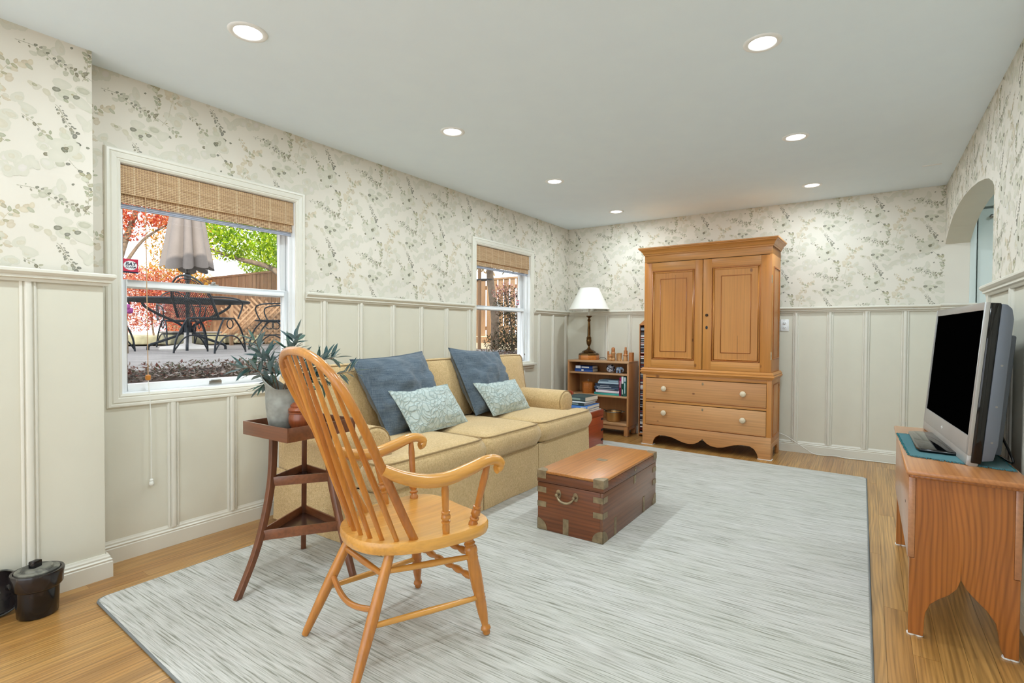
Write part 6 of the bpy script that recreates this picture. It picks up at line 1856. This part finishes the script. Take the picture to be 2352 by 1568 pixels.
prof = [(3.45,.05),(3.2,.12),(2.9,.18),(2.6,.235),(2.35,.275),(2.15,.315),(2.06,.335)]
for i, (z_, R_) in enumerate(prof):
    for j in range(n):
        an = 2*PI*j/n
        f_ = abs(math.sin(an*4+.5*math.sin(an*3+1)))**.6
        rr = R_*(.62+.38*f_)
        zz_ = z_ - (.06*(f_) if i == len(prof)-1 else 0) + (.03*math.sin(an*2) if i == len(prof)-1 else 0)
        V.append((ux+rr*math.cos(an), uy+rr*math.sin(an), zz_))
for i in range(len(prof)-1):
    for j in range(n): F.append((i*n+j, i*n+(j+1)%n, (i+1)*n+(j+1)%n, (i+1)*n+j))
m0 = len(V)
for j in range(n):
    x_, y_, z_ = V[(len(prof)-1)*n+j]
    V.append((ux+(x_-ux)*.35, uy+(y_-uy)*.35, z_+.10))
for j in range(n): F.append(((len(prof)-1)*n+j, (len(prof)-1)*n+(j+1)%n, m0+(j+1)%n, m0+j))
build('canopy', mb.add(V, F), M['umb'], um, smooth=55)

TZ = GZ+.69
tb = thing('patio_table', 'round dark iron patio table around the umbrella pole', 'table', (ux, uy, GZ))
build('table_rim', MB().tube([(ux+.77*math.cos(2*PI*k/48), uy+.77*math.sin(2*PI*k/48), TZ-.012) for k in range(48)], .016, 8, closed=True), M['iron'], tb, smooth=60)
def mesh_grid(pt, nu, nv, r=.0035):
    """expanded-metal look: two families of diagonal wires over a surface pt(u, v)"""
    mb = MB()
    def wire(P):
        if len(P) > 1: mb.tube(P, r, 3, cap=False)
    for k in range(-nv, nu):
        for s in (0,1):
            P = []
            for t in range(nv+1):
                i = k+t if s == 0 else nu-(k+t)
                if 0 <= i <= nu:
                    q = pt(i/nu, t/nv)
                    if q is not None: P.append(q); continue
                if P: wire(P); P = []
            if P: wire(P)
    return mb
def disc(u, v):
    x_, y_ = (u*2-1)*.77, (v*2-1)*.77
    if x_*x_+y_*y_ > .765**2: return None
    return (ux+x_, uy+y_, TZ-.008)
build('table_mesh', mesh_grid(disc, 30, 30, .005), M['iron'], tb)
for k in range(4):
    an = PI/4+k*PI/2+.35
    c_, s_ = math.cos(an), math.sin(an)
    def rp(r, z): return (ux+c_*r, uy+s_*r, GZ+z)
    build('leg', MB().tube(spline([rp(.52,.67),rp(.50,.60),rp(.36,.50),rp(.10,.36),rp(.06,.28),rp(.12,.20),rp(.36,.10),rp(.45,.06),rp(.46,.0)], 5), .018, 8), M['iron'], tb, smooth=60)
build('hub', MB().tube([(ux,uy,GZ+.24),(ux,uy,GZ+.38)], .05, 14), M['iron'], tb, smooth=50)

def iron_chair(label, x, y, ang, first={}):
    t = thing('iron_chair', label, 'chair', (x, y, GZ), ang, 'wrought iron patio chairs')
    if first:
        for c in first['parts']: copies(c.name.split('.')[0], c, t, [(0,0,0)])
        return t
    parts = []
    def ip(nm, mb): parts.append(build(nm, mb, M['iron'], t, local=True, smooth=60))
    sw2 = .25
    ring = [(sw2*1.0*math.cos(a)*1.02, sw2*math.sin(a)*.95, .42) for a in [2*PI*k/32 for k in range(32)]]
    ip('seat_rim', MB().tube(ring, .010, 7, closed=True))
    ip('seat_mesh', mesh_grid(lambda u, v: (lambda x_, y_: None if (x_*x_+(y_/.95)**2) > sw2**2 else (x_, y_, .418-.02*(1-(x_*x_+y_*y_)/sw2**2)))((u*2-1)*sw2, (v*2-1)*sw2), 18, 18, .003))
    # arched back leaning away (local -y), mesh inside
    def bp(u, z): return (u*(.27+.02*z), -.22-.22*z, .42+z*.48)
    arch = [(u, math.sqrt(max(0, 1-u*u))**.8) for u in [-1+2*k/24 for k in range(25)]]
    ip('back_frame', MB().tube([bp(u, z) for u, z in arch], .011, 7))
    ip('back_frame', MB().tube([bp(u*.93, z*.93) for u, z in arch], .006, 6))
    ip('back_mesh', mesh_grid(lambda u, v: (lambda a, z: None if z > math.sqrt(max(0, 1-a*a))**.8*.92 else bp(a, z))((u*2-1), v), 20, 16, .003))
    for s in (-1, 1):
        ip('arm', MB().tube(spline([(s*.25,-.30,.66),(s*.30,-.15,.665),(s*.315,.05,.655),(s*.30,.16,.62),(s*.285,.17,.54),(s*.27,.12,.42)], 5), .010, 7))
        # spring legs: wide arcs front to back and the loop between
        ip('leg', MB().tube(spline([(s*.24,.10,.41),(s*.25,.19,.30),(s*.26,.25,.15),(s*.265,.27,.0)], 5), .011, 7))
        ip('leg', MB().tube(spline([(s*.24,-.10,.41),(s*.25,-.18,.30),(s*.26,-.26,.15),(s*.265,-.29,.0)], 5), .011, 7))
        ip('side_arc', MB().tube(spline([(s*.265,-.28,.03),(s*.26,-.14,.17),(s*.26,0,.21),(s*.26,.14,.17),(s*.265,.26,.03)], 5), .009, 7))
        ip('scroll', MB().tube([(s*.25, .055*math.cos(a), .35+.055*math.sin(a)) for a in [2*PI*k/20 for k in range(20)]], .007, 6, closed=True))
    ip('cross_bar', MB().tube([(-.26,.0,.21),(.26,.0,.21)], .008, 7))
    first['parts'] = parts
    return t
def facing(x, y): return math.atan2(uy-y, ux-x) - PI/2
for lab, x, y, da in (('iron mesh-back patio chair nearest the window, in front of the table', -3.55, 3.20, -.9),
                      ('iron mesh-back patio chair at the right of the table by the fence', -4.25, 4.42, -.25),
                      ('iron patio chair at the left of the table, cut by the window frame', -4.75, 2.42, .35),
                      ('iron patio chair behind the table on the far side', -5.85, 3.85, .2)):
    iron_chair(lab, x, y, facing(x, y)+da)
M['petal'] = plain('purple_petal', (170, 70, 150), .6)
pf = thing('garden_flower', 'purple flower head on a stem at the left edge of the big window', 'flower', (-3.97,2.47,GZ))
build('stem', MB().tube(spline([(-3.97,2.47,GZ),(-3.96,2.46,1.2),(-3.97,2.45,1.42)], 5), .008, 6), M['bark'], pf)
for k in range(7):
    a = 2*PI*k/7
    build('petal', MB().rbox((-3.97+.03*math.cos(a),2.45+.045*math.cos(a+1.5),1.43+.05*math.sin(a)), (.05,.06,.06), .02, 2), M['petal'], pf, smooth=70)
# staked tree, shrub and stake outside the far window
t = trunk_tree('staked_tree', 'slim leaning tree trunk tied to a stake outside the far window', (-1.60,6.42,.9), [([(-1.60,6.42,.88),(-1.60,6.43,1.35),(-1.66,6.44,1.7),(-1.72,6.45,2.1),(-1.76,6.46,3.2)], .072, .05)])
build('tie', MB().tube([(-1.80+.14*math.cos(a)*1.0,6.42+.09*math.sin(a),1.965) for a in [2*PI*k/20 for k in range(20)]], .010, 6, closed=True), M['iron'], t, smooth=60)
leaves('foliage', t, [(-1.9,6.6,2.45,.9,.7,.28),(-2.3,7.1,2.35,.8,.8,.2)], 420, .13, [(176,150,110),(150,140,96),(196,170,130),(120,110,80)], 6)
sk = thing('tree_stake', 'thin upright wooden stake left of the leaning trunk', 'stake', (-1.86,6.38,.9))
build('post', MB().box(-1.885,-1.845,6.36,6.40,.88,2.6), M['fence'], sk, bevel=.004)
build('point', MB().lathe([(.0,.06),(.02,0)], 4, (-1.865,6.38,2.6)), M['fence'], sk)
t = thing('dark_shrub', 'dark green and brown shrub at the right of the far window', 'shrub', (-.95,5.95,.87))
build('stems', MB().tube(spline([(-.95,5.95,.86),(-.98,5.95,1.3),(-1.05,5.9,1.7)], 4), .012, 6).tube(spline([(-.95,5.95,.86),(-.85,5.98,1.2),(-.85,6.0,1.55)], 4), .010, 6), M['bark'], t)
leaves('foliage', t, [(-.93,5.95,1.20,.26,.30,.34),(-1.0,5.93,1.55,.22,.24,.25),(-1.10,6.0,1.02,.34,.30,.16)], 2600, .045, DGR, 7)
leaves('blossom', t, [(-1.05,5.92,1.72,.20,.2,.14)], 260, .04, [(206,150,140),(222,180,170),(150,90,80)], 8)
# leaf litter along the house
tag(leaves('leaf_litter', None, [(-.60,y_,.885,.38,.35,.030) for y_ in [.2+.5*k for k in range(16)]], 12000, .038, [(112,98,88),(140,122,110),(90,78,70),(170,156,148),(126,82,72),(90,90,70),(196,186,178),(66,58,54)], 10, .6), 'carpet of dry fallen leaves on the bed under the windows', 'leaf litter', kind='stuff')
tag(leaves('low_ivy', None, [(-.75,y_,.915,.15,.3,.045) for y_ in [.6+.4*k for k in range(12)]], 2200, .034, [(126,76,66),(96,98,70),(116,92,78),(166,152,144)], 12, .2), 'low reddish ground cover along the edge of the patio', 'ground cover', kind='stuff')
bpy.context.view_layer.update()
